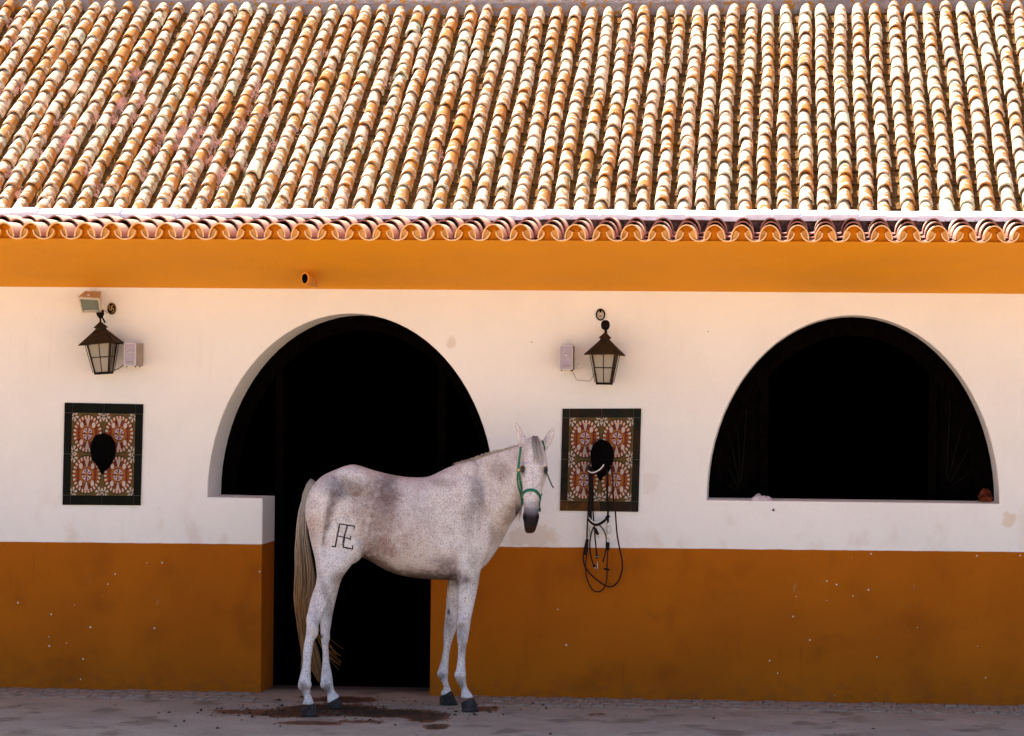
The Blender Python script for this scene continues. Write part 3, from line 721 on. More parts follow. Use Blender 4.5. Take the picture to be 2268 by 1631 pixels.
def rack(pts, k, ox, oy, label):
    """leaf shaped padded rack: outline swept to a domed front, with a back plate and a lower tongue"""
    ol = [at(*disp(a, b, k, ox, oy), -.02) for a, b in pts]; cx = sum(p.x for p in ol) / len(ol); cz = sum(p.z for p in ol) / len(ol)
    root = thing('bridle_rack', label, 'bridle rack', (cx, -.02, cz), 'bridle racks fixed on the tile panels')
    pb = MB(); ring = spline(ol + [ol[0]], 4)[:-1]; n = len(ring); vs = []
    levels = [(1.0, -.010), (1.0, -.018), (.97, -.022)]
    for s_, y in levels: vs += [V((cx + (p.x - cx) * s_, y, cz + (p.z - cz) * s_)) for p in ring]
    fs = [(a * n + i, a * n + (i + 1) % n, (a + 1) * n + (i + 1) % n, (a + 1) * n + i) for a in range(len(levels) - 1) for i in range(n)] + [tuple(range((len(levels) - 1) * n, len(levels) * n))]
    pb.raw(vs, fs); pb.add('back_plate', M['rack'], root)
    pd = MB(); vs = []; L = 9
    for a in range(L):
        t = a / (L - 1); sc = (.93 if t < .5 else .93 * math.cos((t - .5) * math.pi) ** .55) if t < 1 else .02; y = -.022 - .11 * math.sin(t * math.pi / 2)
        for p in ring:
            q = V((p.x - cx, 0, p.z - cz)); q.z = q.z if q.z > -.055 else -.055 + (q.z + .055) * .45
            bu = 1 + .05 * mnoise.noise(V((q.x * 30, a, q.z * 30)))
            vs.append(V((cx + q.x * sc * bu, y, cz + q.z * sc * bu + .012 * t)))
    fs = [(a * n + i, a * n + (i + 1) % n, (a + 1) * n + (i + 1) % n, (a + 1) * n + i) for a in range(L - 1) for i in range(n)] + [tuple(range((L - 1) * n, L * n))]
    pd.raw(vs, fs); pd.add('padded_head', M['rack'], root, smooth=True)
    return root
leaf = [(595, 530), (520, 570), (470, 640), (445, 740), (455, 850), (470, 930), (520, 1000), (550, 1060), (590, 1105), (620, 1060), (680, 1010), (730, 930), (765, 820), (770, 720), (740, 620), (680, 560)]
rack(leaf, .2882, 240, 1580, 'empty black leaf-shaped bridle rack on the left tile panel')
rack([(a * 1.0 * .2882 / .276 * 1.0 - 25, b * .2882 / .276 - 55) for a, b in leaf], .276, 2240, 1620, 'black bridle rack on the right tile panel with leather bridle hung over it')

# ---- bridle
kb, bx, by = .2576, 2220, 1980
def bp(a, b, y=-.05): return at(*disp(a, b, kb, bx, by), y)
bt = bp(660, -330, -.1)
br = thing('bridle', 'dark leather bridle with long looped reins hanging from the right rack', 'bridle', bt[:])
def strap(name, pts, rad, mat, y0=-.05, y1=None, flat=V((0, 1, 0)), parent=None, n=6):
    y1 = y0 if y1 is None else y1; k = len(pts)
    P = [bp(a, b, y0 + (y1 - y0) * i / max(1, k - 1)) for i, (a, b) in enumerate(pts)]
    mb = MB(); mb.tube(spline(P, 5), rad * 1.4, n, 0, flat); return mb.add(name, mat, parent or br, smooth=True)
R_ = M['leather_red']; L_ = M['leather']
strap('rein', [(800, -560), (870, -420), (895, -250), (905, 0), (925, 150), (940, 300), (950, 450), (965, 620), (1000, 820), (1035, 980), (1047, 1120), (1020, 1260), (960, 1370), (880, 1425), (780, 1410), (690, 1350), (590, 1270), (500, 1170), (452, 1070), (440, 960), (470, 860), (510, 700)], .0036, R_, -.10, -.035)
strap('rein', [(512, 700), (505, 860), (482, 1000), (475, 1150), (495, 1290), (545, 1420), (610, 1495), (700, 1500), (770, 1430), (803, 1310), (808, 1100), (818, 900), (820, 760)], .0030, R_, -.045)
for p, r_ in (([(520, -470), (530, -300), (528, -80), (520, 200), (505, 400), (495, 640), (505, 700)], .0032), ([(545, -440), (558, -250), (560, -60), (550, 250), (548, 390)], .0075), ([(575, -430), (585, -200), (590, 20), (592, 250), (602, 440)], .0032)):
    strap('cheek_strap', p, r_, L_, -.09, -.045)
strap('cheek_strap', [(800, -450), (815, -250), (812, 0), (822, 200), (822, 430)], .0048, L_, -.09, -.045)
strap('noseband', [(520, 365), (560, 420), (640, 460), (720, 430), (790, 375), (838, 318)], .0078, L_, -.062, flat=V((0, 1, 0)))
strap('noseband_lining', [(530, 355), (570, 405), (640, 438), (710, 408), (775, 358)], .0024, M['piping'], -.068)
strap('browband', [(515, -350), (560, -325), (620, -330), (700, -375), (765, -440)], .0040, R_, -.145)
strap('browband_piping', [(512, -372), (560, -347), (620, -352), (700, -398), (762, -470)], .0026, M['piping'], -.150)
strap('curb_strap', [(600, 500), (558, 620), (540, 800), (560, 960), (600, 1090), (628, 1130)], .0032, L_)
strap('curb_strap', [(690, 470), (750, 540), (790, 640), (797, 760), (785, 880), (745, 1045)], .0030, L_)
strap('throat_strap', [(610, 480), (625, 700), (645, 900), (655, 980)], .0034, L_, -.055)
strap('strap_end', [(618, 520), (668, 620)], .0070, L_, -.06)
strap('strap_end', [(505, 690), (480, 800), (455, 930)], .0075, L_, -.042)
strap('strap_end', [(820, 740), (818, 860)], .0085, L_, -.052)
strap('strap_end', [(600, 1085), (626, 1135)], .0060, L_, -.055)
strap('strap_end', [(645, 930), (658, 985)], .0070, L_, -.058)
strap('keeper', [(757, 1145), (800, 1155), (845, 1165)], .0048, L_, -.052)
def ring_(name, cx_, cy_, rx, ry, mat, y=-.055, w_=.0018, parent=None):
    pts = [bp(cx_ + rx * math.cos(t * math.pi / 8), cy_ + ry * math.sin(t * math.pi / 8), y) for t in range(17)]
    mb = MB(); mb.tube(pts, w_, 5); return mb.add(name, mat, parent or br, smooth=True)
bit = strap('bit', [(515, 470), (525, 560), (512, 655)], .0035, M['steel'], -.058)
ring_('bit_ring', 842, 540, 30, 60, M['steel'], parent=bit); ring_('bit_ring', 820, 705, 20, 30, M['steel'], parent=bit); ring_('bit_ring', 525, 560, 18, 70, M['steel'], parent=bit); ring_('bit_ring', 665, 640, 18, 24, M['steel'], parent=bit)
strap('bit_shank', [(812, 430), (800, 520), (805, 600), (800, 655)], .0032, M['steel'], -.058, parent=bit); strap('bit_bar', [(655, 1040), (660, 1165)], .0028, M['steel'], -.05, parent=bit)
strap('buckle', [(612, 1125), (632, 1145)], .0035, M['steel'], -.06, parent=bit); strap('buckle', [(612, 955), (685, 965)], .0018, M['steel'], -.06, parent=bit)

# ---- lanterns
def lantern(base, yaw, tilt, scale, label, bend=False):
    """base: world position of the lantern bottom centre; local units metres"""
    root = thing('wall_lantern', label, 'lantern', base[:], 'wall lanterns of the stable')
    rz = Matrix.Rotation(tilt, 3, 'Y') @ Matrix.Diagonal((.80, 1, 1)) @ Matrix.Rotation(yaw, 3, 'Z')
    def Lc(x, y, z): return V(base) + rz @ (V((x, y, z)) * scale)
    hb, ht, H = .056, .094, .200
    def corner(i, t, k=1.0): 
        a = hb + (ht - hb) * t; sx, sy = ((-1, -1), (1, -1), (1, 1), (-1, 1))[i]; return Lc(sx * a * k, sy * a * k, .012 + (H - .012) * t)
    b = MB(); b.hexa([Lc(-.062, -.062, 0), Lc(.062, -.062, 0), Lc(.062, -.062, .014), Lc(-.062, -.062, .014), Lc(-.062, .062, 0), Lc(.062, .062, 0), Lc(.062, .062, .014), Lc(-.062, .062, .014)])
    b.add('base_plate', M['iron_black'], root)
    for i in range(4):
        b = MB(); b.tube([corner(i, 0), corner(i, 1)], .0075 * scale, 4); b.add('post', M['iron'], root)
        j = (i + 1) % 4
        b = MB(); q = [corner(i, 0, .96), corner(j, 0, .96), corner(j, 1, .96), corner(i, 1, .96)]
        nrm = (q[1] - q[0]).cross(q[3] - q[0]).normalized() * .0015
        b.hexa([p + nrm for p in q] + [p - nrm for p in q]); b.add('glass_pane', M['glass'], root)
        b = MB(); m0 = (corner(i, .0) + corner(j, .0)) / 2; m1 = (corner(i, 1) + corner(j, 1)) / 2; b.tube([m0, m1], .0028 * scale, 5)
        b.tube([corner(i, .52, 1.04), corner(j, .52, 1.04)], .0032 * scale, 5); b.tube([corner(i, 1), corner(j, 1)], .005 * scale, 4); b.add('glazing_bar', M['iron'], root)
        # wire guard standing off each corner
        g0 = corner(i, .0, 1.0); g1 = corner(i, .02, 1.22); g2 = corner(i, .97, 1.17); g3 = corner(i, 1.0, 1.05)
        b = MB(); b.tube([g0, g1, g2, g3], .0024 * scale, 5); b.add('guard_wire', M['iron'], root)
    r0, r1 = .152, .036
    sg = MB(); zr0, zr1 = .197, .292
    if True:
        q = [Lc(sx * r0, sy * r0, zr0 + (.004 if i % 2 else -.003)) for i, (sx, sy) in enumerate(((-1, -1), (1, -1), (1, 1), (-1, 1)))] 
        q1 = [Lc(sx * r0 * .5, sy * r0 * .5, zr0 + .060) for sx, sy in ((-1, -1), (1, -1), (1, 1), (-1, 1))]
        q2 = [Lc(sx * r1, sy * r1, zr1) for sx, sy in ((-1, -1), (1, -1), (1, 1), (-1, 1))]
        q3 = [Lc(sx * r1, sy * r1, zr1 + .018) for sx, sy in ((-1, -1), (1, -1), (1, 1), (-1, 1))]
        u0 = [p + V((0, 0, -.004)) for p in q]
        vs = u0 + q + q1 + q2 + q3
        sg.raw(vs, [(a * 4 + i, a * 4 + (i + 1) % 4, (a + 1) * 4 + (i + 1) % 4, (a + 1) * 4 + i) for a in range(4) for i in range(4)] + [(3, 2, 1, 0), (16, 17, 18, 19)])
    rf = sg.add('lantern_roof', M['iron'], root)
    b = MB(); off = .0
    b.raw([Lc(-.050, -.050, .302), Lc(.050, -.050, .302), Lc(.050, .050, .302), Lc(-.050, .050, .302), Lc(0, 0, .345)], [(0, 1, 4), (1, 2, 4), (2, 3, 4), (3, 0, 4), (3, 2, 1, 0)])
    b.add('cap', M['iron'], root)
    b = MB(); b.tube([Lc(0, 0, .335), Lc(0, 0, .360)], .006, 6)
    if not bend:
        b.lathe(Lc(0, 0, .388), [(.004, -.034), (.02, -.030), (.031, -.016), (.034, 0), (.031, .016), (.02, .028), (.004, .032)], 14, 'Z', 0, .85)
    else:
        b.lathe(Lc(0, 0, .360), [(.006, 0), (.022, .014), (.032, .032), (.030, .040), (.004, .036)], 14, 'Z', 0, .85)
        b.tube([Lc(.018, 0, .39), Lc(.028, .0, .415)], [.010, .007], 6)
    b.add('finial', M['iron_black'], root, smooth=True)
    # wall bracket
    b = MB(); c0 = Lc(0, 0, .36); b.tube(spline([c0, c0 + V((0, .05, .012)), V((c0.x, -.004, c0.z - .02))], 5), .006, 6)
    b.add('bracket', M['iron_black'], root)
    b = MB(); b.lathe(Lc(0, 0, .014), [(.012, 0), (.012, .035), (.02, .05), (.024, .075), (.016, .10), (.002, .108)], 12); b.add('bulb', M['spk'], root, smooth=True)
    return root
kl = .2452
pos = at(*disp(885, 1385, kl, 2200, 1200), -.155)
lantern(pos, -.05, 0.010, 0.985, 'upright iron lantern with round finial, above the right tile panel')
pos = at(*disp(525, 1388, .2575, 280, 1140), -.15)
lantern(pos, -.02, -.075, 1.0, 'twisted iron lantern with broken finial and sprung roof, beside the left speaker', True)

# ---- speakers
def speaker(pc, w_, h_, d_, yaw, label, side):
    root = thing('wall_speaker', label, 'speaker', (pc - V((0, 0, h_ / 2)))[:], 'wall speakers beside the lanterns')
    rz = Matrix.Diagonal((1, 1, 1)) @ Matrix.Rotation(yaw, 3, 'Z')
    def T_(x, y, z): return pc + rz @ V((x, y, z))
    def bx(x0, x1, y0, y1, z0, z1): return [T_(x0, y0, z0), T_(x1, y0, z0), T_(x1, y0, z1), T_(x0, y0, z1), T_(x0, y1, z0), T_(x1, y1, z0), T_(x1, y1, z1), T_(x0, y1, z1)]
    b = MB(); b.hexa(bx(-w_ / 2, w_ / 2, -d_ / 2 + .012, d_ / 2, -h_ / 2, h_ / 2)); b.add('cabinet', M['spk_side'], root)
    b = MB(); t = .006
    for q in ((-w_ / 2, w_ / 2, -h_ / 2, -h_ / 2 + t), (-w_ / 2, w_ / 2, h_ / 2 - t, h_ / 2), (-w_ / 2, -w_ / 2 + t, -h_ / 2 + t, h_ / 2 - t), (w_ / 2 - t, w_ / 2, -h_ / 2 + t, h_ / 2 - t)):
        b.hexa(bx(q[0], q[1], -d_ / 2, -d_ / 2 + .0119, q[2], q[3]))
    b.add('front_frame', M['spk'], root)
    b = MB(); b.hexa(bx(-w_ / 2 + t, w_ / 2 - t, -d_ / 2 + .004, -d_ / 2 + .0118, -h_ / 2 + t, h_ / 2 - t)); gr = b.add('grille', M['spk_face'], root)
    b = MB(); c = (0, -d_ / 2 + .003, h_ * .12); rr_ = w_ * .34
    for r0 in (rr_, rr_ * .62):
        b.tube([T_(c[0] + r0 * math.cos(t * math.pi / 10), c[1], c[2] + r0 * 1.2 * math.sin(t * math.pi / 10)) for t in range(21)], .0026, 5)
    b.tube([T_(0, c[1] + .002, c[2] - .001), T_(0, c[1] - .004, c[2])], .012, 8); b.add('cone_ring', M['spk_side'] if False else M['spk'], gr, smooth=True)
    b = MB(); b.hexa(bx(-w_ * .22, w_ * .26, -d_ / 2 + .001, -d_ / 2 + .004, -h_ * .36, -h_ * .30)); b.add('badge', M['spk_side'], gr)
    for fx, fy in ((-w_ * .36, -.3), (w_ * .36, -.3), (w_ * .36, .3)):
        b = MB(); b.lathe(T_(fx, fy * d_, -h_ / 2 - .008), [(.004, 0), (.005, .009)], 8); b.add('foot', M['leather_red'], root)
    return root
pc = at(*disp(988, 1085, .2575, 280, 1140), -.11); speaker(pc, .080, .148, .155, -.14, 'small grey speaker joined to the twisted lantern by a thick black cable', 1)
pc = at(*disp(278, 945, kl, 2200, 1200), -.08); speaker(pc, .084, .155, .13, -.03, 'small grey speaker left of the upright lantern, thin cable below it', 1)
def cable(pts, k, ox, oy, y, r_, mat, label):
    P = spline([at(*disp(a, b, k, ox, oy), yy) for (a, b), yy in zip(pts, y)], 6); root = MB(); root.tube(P, r_, 6)
    o = root.add('cable', mat, None, smooth=True); o['label'] = label; o['category'] = 'cable'
cable([(672, 1325), (735, 1310), (800, 1272), (850, 1225), (905, 1170)], .2575, 280, 1140, [-.10, -.06, -.03, -.03, -.06], .0032, M['cable'], 'thick black cable sagging between twisted lantern and its speaker')
cable([(345, 1130), (375, 1180), (420, 1280), (450, 1312), (550, 1318), (640, 1325), (690, 1260), (735, 1190)], kl, 2200, 1200, [-.07, -.01, -.004, -.004, -.004, -.004, -.01, -.08], .0017, M['cable_w'], 'thin pale cable looping from the right speaker to the upright lantern')

# ---- floodlight
kf = .2575
def fp(a, b, y): return at(*disp(a, b, kf, 280, 1140), y)
fc = fp(310, 300, -.08)
fl_ = thing('floodlight', 'small cream floodlight tilted down from the wall, above the twisted lantern', 'floodlight', fc[:])
# front rim (tilted: top edge further out), body tapering to the wall
tl, tr, br_, bl = fp(130, 180, -.20), fp(462, 205, -.20), fp(490, 425, -.13), fp(190, 432, -.13)
bt = [fp(235, 100, -.03), fp(480, 100, -.03), fp(478, 330, -.02), fp(250, 330, -.02)]
b = MB(); b.raw([tl, tr, br_, bl] + bt, [(0, 4, 5, 1)[::-1], (1, 5, 6, 2)[::-1], (2, 6, 7, 3)[::-1], (3, 7, 4, 0)[::-1], (4, 5, 6, 7)]); hs = b.add('housing', M['cream'], fl_)
def bil(u, v, o=0):
    p = (tl * (1 - u) + tr * u) * (1 - v) + (bl * (1 - u) + br_ * u) * v; n_ = (tr - tl).cross(bl - tl).normalized(); 
    if n_.y > 0: n_ = -n_
    return p + n_ * o
b = MB()
for u0, u1, v0, v1 in ((0, 1, 0, .12), (0, 1, .90, 1), (0, .06, .12, .90), (.92, 1, .12, .90)):
    b.hexa([bil(u0, v1, .008), bil(u1, v1, .008), bil(u1, v0, .008), bil(u0, v0, .008), bil(u0, v1, -.004), bil(u1, v1, -.004), bil(u1, v0, -.004), bil(u0, v0, -.004)])
b.add('rim', M['cream'], fl_)
b = MB(); b.hexa([bil(.06, .90, .001), bil(.92, .90, .001), bil(.92, .12, .001), bil(.06, .12, .001), bil(.06, .9, -.003), bil(.92, .9, -.003), bil(.92, .12, -.003), bil(.06, .12, -.003)]); b.add('lens', M['lens'], fl_)
b = MB(); b.tube([bil(.14, .84, .006), bil(.86, .84, .006)], .003, 5); b.add('lamp_tube', M['spk'], fl_)
b = MB(); e = fp(500, 380, -.07); b.tube([e, e + V((.012, .03, -.01)), V((e.x + .016, 0, e.z - .02))], .005, 6); b.add('bracket', M['cream'], fl_)
b = MB(); b.lathe(fp(285, 165, -.17), [(.010, -.004), (.008, .006), (.002, .01)], 8); b.add('clip', M['spk'], fl_)

# ---- round ranch badges
def badge(c, rx, rz_, kind, label):
    root = thing('wall_badge', label, 'badge', c[:], 'oval cast badges above the lanterns')
    n = 24
    def E(k, y): return [c + V((rx * k * math.cos(2 * math.pi * i / n), y, rz_ * k * math.sin(2 * math.pi * i / n))) for i in range(n)]
    b = MB()
    if kind == 'dark':
        vs = E(1, -.001) + E(1, -.010) + E(.94, -.013); b.raw(vs, [(i + a * n, (i + 1) % n + a * n, (i + 1) % n + (a + 1) * n, i + (a + 1) * n)[::1] for a in (0, 1) for i in range(n)] + [tuple(range(2 * n, 3 * n))]); b.add('disc', M['iron_black'], root)
        b = MB(); b.tube(E(.93, -.014) + [E(.93, -.014)[0]], .0012, 5); b.add('rim', M['gold'], root)
    else:
        b.tube(E(.92, -.008) + [E(.92, -.008)[0], E(.92, -.008)[1]], .0052, 6); b.add('rim', M['iron_black'], root, smooth=True)
    def st(pts, w_, mat, nm='letter', y=-.015):
        q = MB(); q.tube(spline([c + V((x * rx, y, z * rz_)) for x, z in pts], 5), w_, 5); q.add(nm, mat, root, smooth=True)
    if kind == 'dark':
        st([(-.45, .62), (-.52, .1), (-.30, -.25), (-.02, -.05), (.0, .5)], .0020, M['gold'])
        st([(.45, .62), (.12, .42), (.18, .12), (.46, .0), (.44, -.40), (.10, -.62)], .0020, M['gold'])
        st([(-.1, -.38), (.2, .15)], .0016, M['gold'])
    else:
        st([(-.33, .62), (-.36, -.05), (-.12, -.55), (.16, -.52), (.34, 0), (.33, .62)], .0026, M['gold'], 'letter', -.008)
        st([(-.05, .80), (-.02, .35)], .0062, M['iron_black'], 'pin', -.008)
        st([(-.02, -.1), (.02, -.3)], .0035, M['iron_black'], 'pin', -.008)
    return root
k_ = .2575 / 1.806 * 21 / F
c = at(*disp(650, 372, .2575, 280, 1140), -.001); badge(c, 72 * k_, 95 * k_, 'dark', 'solid black oval badge with gilt letters, right of the floodlight')
k_ = kl / 1.806 * 21 / F
c = at(*disp(825, 243, kl, 2200, 1200), -.001); badge(c, 72 * k_, 95 * k_, 'ring', 'open ring badge with a gilt U, above the upright lantern')

# ---- rag and bundle on the window sill
def lump(name, c, r3, mat, label, cat, sub=4, amp=.35, fr=14, seed=0):
    bm = bmesh.new(); bmesh.ops.create_icosphere(bm, subdivisions=sub, radius=1)
    for v in bm.verts:
        d = v.co.normalized(); k = 1 + amp * mnoise.noise(d * 2.2 + V((seed, 0, 0))) + amp * .6 * mnoise.noise(d * 6 + V((seed, 3, 0)))
        v.co = V((d.x * r3[0], d.y * r3[1], d.z * r3[2])) * k
        if v.co.z < -r3[2] * .55: v.co.z = -r3[2] * .55
    m = bpy.data.meshes.new(name); bm.to_mesh(m); bm.free(); m.materials.append(mat)
    m.polygons.foreach_set('use_smooth', [True] * len(m.polygons))
    o = bpy.data.objects.new(name, m); COL.objects.link(o); o.location = c; o['label'] = label; o['category'] = cat; return o
sill = at(1889, 1111, .1).z
c = at(1690, 1103, .06)
rg_ = MB(); nx, ny = 40, 26; vs = []
for i in range(nx):
    for j in range(ny):
        u, v = i / (nx - 1), j / (ny - 1)
        env = (math.sin(math.pi * u) ** .35) * (math.sin(math.pi * v) ** .5)
        prof_ = .040 * math.exp(-((u - .32) / .17) ** 2) + .026 * math.exp(-((u - .68) / .2) ** 2)
        fold = .006 * math.sin(u * 26 + 7 * v + 4 * mnoise.noise(V((u * 3, v * 3, 0)))) + .011 * mnoise.noise(V((u * 7, v * 5, 1)))
        z = max(0.001, (prof_ + fold) * env)
        vs.append(V((c.x + (u - .5) * .20 + .012 * mnoise.noise(V((u * 5, v * 5, 5))), c.y - .05 + v * .13 + .015 * mnoise.noise(V((u * 5, v * 4, 9))), sill + z)))
rg_.raw(vs, [(i * ny + j, (i + 1) * ny + j, (i + 1) * ny + j + 1, i * ny + j + 1) for i in range(nx - 1) for j in range(ny - 1)])
o = rg_.add('rag', M['cloth'], None, smooth=True); o['label'] = 'crumpled whitish rag lying on the window sill at its left end'; o['category'] = 'rag'
c = at(2183, 1100, .10); lump('bundle', V((c.x - .002, .08, sill + .036)), (.040, .05, .050), M['bundle'], 'crumpled red-brown bundle in the right corner of the window sill', 'bundle', 4, .5, 14, 4)
mb = MB(); c = at(1713, 1130, 0); mb.raw([c + V((-.010, -.001, -.006)), c + V((.010, -.001, -.006)), c + V((0, -.001, .012)), c + V((0, -.018, -.002))], [(0, 1, 3), (1, 2, 3), (2, 0, 3)])
o = mb.add('wall_hook', M['iron'], None); o['label'] = 'tiny triangular iron stub under the window sill'; o['category'] = 'hook'

# ---- sedum and dry grass growing between the roof tiles
def plants(name, mat, spots, label, hgt, n_each, col_sp):
    mb = MB()
    for (X, Y, k) in spots:
        # find the roof point on this sight line
        best = None
        d = (R @ V((X - W0 / 2, H0 / 2 - Y, -F))); p0 = roofbase(0, 0); t = ((p0 - CAM).dot(RN)) / d.dot(RN); p = CAM + d * t
        ci = round((p.x - PITCHX / 2 - cols[0]) / PITCHX); xb = cols[0] + PITCHX * ci + PITCHX / 2
        for q in range(int(n_each * k)):
            b = V((xb + random.gauss(0, .014), p.y, p.z)) + RU * random.gauss(0, .05) + RN * .012
            h = hgt * random.uniform(.6, 1.3) * (.7 + .3 * k); le = V((random.gauss(0, .35), random.gauss(0, .35), 1)).normalized() * h
            mb.tube([b, b + le * .6 + V((0, 0, 0)), b + le], [.0014, .0012, .0008], 3)
            for z in range(5):
                cc = b + le * random.uniform(.45, 1.05) + V([random.gauss(0, .006) for _ in range(3)]); r_ = random.uniform(.0025, .0050) * col_sp
                mb.raw([cc + V((r_, 0, -r_ * .5)), cc + V((-r_ * .6, r_, 0)), cc + V((-r_ * .5, -r_, 0)), cc + V((0, 0, r_ * 1.3))], [(0, 1, 3), (1, 2, 3), (2, 0, 3), (0, 2, 1)])
    o = mb.add(name, mat, None, kind='stuff'); o['label'] = label; o['category'] = 'plants'; return o
sp = [(55, 205, 1), (40, 390, 1), (150, 320, 2.2), (160, 325, 1), (12, 215, 1.5), (275, 240, 2), (262, 250, 2), (300, 233, 1), (245, 275, 1), (385, 305, 2), (375, 318, 1), (405, 330, 1), (430, 330, 1.6), (420, 345, 1), (455, 245, 1.2), (440, 260, .8), (520, 290, 1),
      (505, 345, 1), (490, 330, 1.2), (470, 360, 1), (470, 410, 1.4), (480, 395, 1), (315, 180, 1.5), (325, 170, .8), (570, 205, .8), (545, 220, .6), (590, 260, .7), (350, 260, .8), (130, 280, .6), (240, 430, .7), (340, 400, .7), (395, 385, .9), (60, 440, .8),
      (670, 230, .5), (620, 330, .5), (640, 300, .5), (100, 350, .6), (210, 390, .6), (540, 380, .6), (850, 190, .4), (985, 355, .5), (1395, 115, .5), (1560, 400, .6), (1450, 200, .5), (730, 130, .5), (30, 60, .6), (22, 100, .6), (200, 270, .7), (330, 340, .9), (530, 255, .6), (450, 300, 1.2), (420, 300, 1.0), (300, 270, .8)]
plants('roof_sedum', M['sedum'], sp, 'pink sedum tufts growing between the roof tiles, mostly on the left', .034, 22, 1.15)
plants('roof_dry_grass', M['drygrass'], [(95, 440, 1), (45, 330, .6), (480, 200, .5), (265, 250, .6), (900, 330, .5), (215, 470, .5), (620, 110, .5)] + [(random.uniform(0, 2268), random.uniform(60, 450), .4) for _ in range(30)], 'straw-coloured dry grass blades in the roof channels', .042, 7, .35)

# ---------------------------------------------------------------- the horse
def cp(u, v, y):       # body crop position at world depth y
    return at((1100 + .8247 * u) / 1.806, (1600 + .8247 * v) / 1.806, y)
def hpnt(p, q, y):     # head crop position
    return at((2000 + .3064 * p) / 1.806, (1660 + .3064 * q) / 1.806, y)
hb = MB()
def loft(secs, n=28):
    """secs: list of (centre, ax, ay, ex[, egg]) rings: centre + ax*cos + ay*sin, superellipse exponent ex"""
    vs = []
    for s_ in secs:
        c, ax, ay, ex = s_[:4]; egg = s_[4] if len(s_) > 4 else 0
        for j in range(n):
            t = 2 * math.pi * j / n; ct, st = math.cos(t), math.sin(t)
            a = abs(ct) ** ex * (1 if ct >= 0 else -1); b = abs(st) ** ex * (1 if st >= 0 else -1)
            vs.append(c + ax * a * (1 - egg * st) + ay * b)
    k = len(secs)
    fs = [(i * n + j, i * n + (j + 1) % n, (i + 1) * n + (j + 1) % n, (i + 1) * n + j) for i in range(k - 1) for j in range(n)]
    fs += [tuple(range(n - 1, -1, -1)), tuple((k - 1) * n + j for j in range(n))]
    m = bpy.data.meshes.new('t'); m.from_pydata([tuple(v) for v in vs], [], fs); bm = bmesh.new(); bm.from_mesh(m); bmesh.ops.recalc_face_normals(bm, faces=bm.faces)
    bm.verts.ensure_lookup_table(); hb.raw([v.co.copy() for v in bm.verts], [tuple(v.index for v in f.verts) for f in bm.faces]); bm.free(); bpy.data.meshes.remove(m)
def refine(secs, n=4):
    """Catmull-Rom between rings"""
    out = []; k = len(secs)
    for i in range(k - 1):
        a, b, c, d = secs[max(i - 1, 0)], secs[i], secs[i + 1], secs[min(i + 2, k - 1)]
        for s_ in range(n):
            t = s_ / n; r_ = []
            for z in range(len(b)):
                p0, p1, p2, p3 = a[z], b[z], c[z], d[z]
                r_.append((p1 * 2 + (p2 - p0) * t + (p0 * 2 - p1 * 5 + p2 * 4 - p3) * t * t + (p1 * 3 - p0 - p2 * 3 + p3) * t ** 3) * .5)
            out.append(tuple(r_))
    out.append(secs[-1]); return out
def ellipsoid(c, r3, rot=None, n=20):
    vs = []; k = 12
    secs = []
    for i in range(k + 1):
        a = -math.pi / 2 + math.pi * i / k; cr = max(math.cos(a), .02)
        ax, ay, cc = V((r3[0] * cr, 0, 0)), V((0, r3[1] * cr, 0)), V((0, 0, r3[2] * math.sin(a)))
        if rot is not None: ax, ay, cc = rot @ ax, rot @ ay, rot @ cc
        secs.append((c + cc, ax, ay, 1.0))
    loft(secs, n)
X1, Y1, Z1 = V((1, 0, 0)), V((0, 1, 0)), V((0, 0, 1))
def yc(u): return -.80 + (u - 165) / (1000 - 165) * .16       # body axis depth: rump nearer the viewer
# trunk
tr_ = [(163, 462, 590, .10, .0), (172, 438, 640, .15, .0), (190, 409, 690, .20, .0), (230, 369, 740, .245, .05), (280, 344, 775, .27, .05), (330, 325, 780, .275, .06), (375, 313, 770, .275, .10), (420, 322, 762, .272, .14), (470, 339, 785, .275, .13),
       (530, 355, 820, .285, .10), (600, 369, 848, .295, .06), (670, 376, 863, .295, .04), (740, 373, 870, .285, .08), (790, 352, 873, .265, .14), (830, 332, 874, .25, .2), (865, 318, 874, .24, .26), (905, 305, 870, .235, .28), (945, 296, 858, .225, .25), (985, 290, 835, .20, .2), (1020, 310, 790, .16, .1), (1045, 380, 730, .10, .0)]
secs = []
for u, vt, vb, w_, egg in tr_:
    y = yc(u); a, b = cp(u, vt, y), cp(u, vb, y); secs.append((( a + b) / 2, V((0, w_, 0)), (a - b) / 2, .93, egg))
loft(refine(secs, 3), 36)
# neck
nk = [((895, 312), (930, 845), -.66, .20), ((930, 300), (1000, 822), -.66, .185), ((968, 288), (1045, 765), -.67, .16), ((1012, 271), (1075, 700), -.70, .132), ((1062, 254), (1105, 640), -.75, .112), ((1110, 243), (1140, 588), -.80, .098), ((1150, 232), (1168, 540), -.85, .090), ((1180, 224), (1188, 500), -.89, .086), ((1205, 215), (1205, 455), -.92, .078), ((1225, 215), (1222, 400), -.945, .06)]
secs = []
cs = [(cp(*a, y) + cp(*b, y)) / 2 for a, b, y, w_ in nk]
for i, (a, b, y, w_) in enumerate(nk):
    hh = (cp(*a, y) - cp(*b, y)) / 2; tg = (cs[min(i + 1, len(cs) - 1)] - cs[max(i - 1, 0)]).normalized(); ax = tg.cross(hh).normalized() * w_
    if ax.y < 0: ax = -ax
    secs.append((cs[i], ax, hh, .95, .28))
loft(refine(secs, 3), 32)
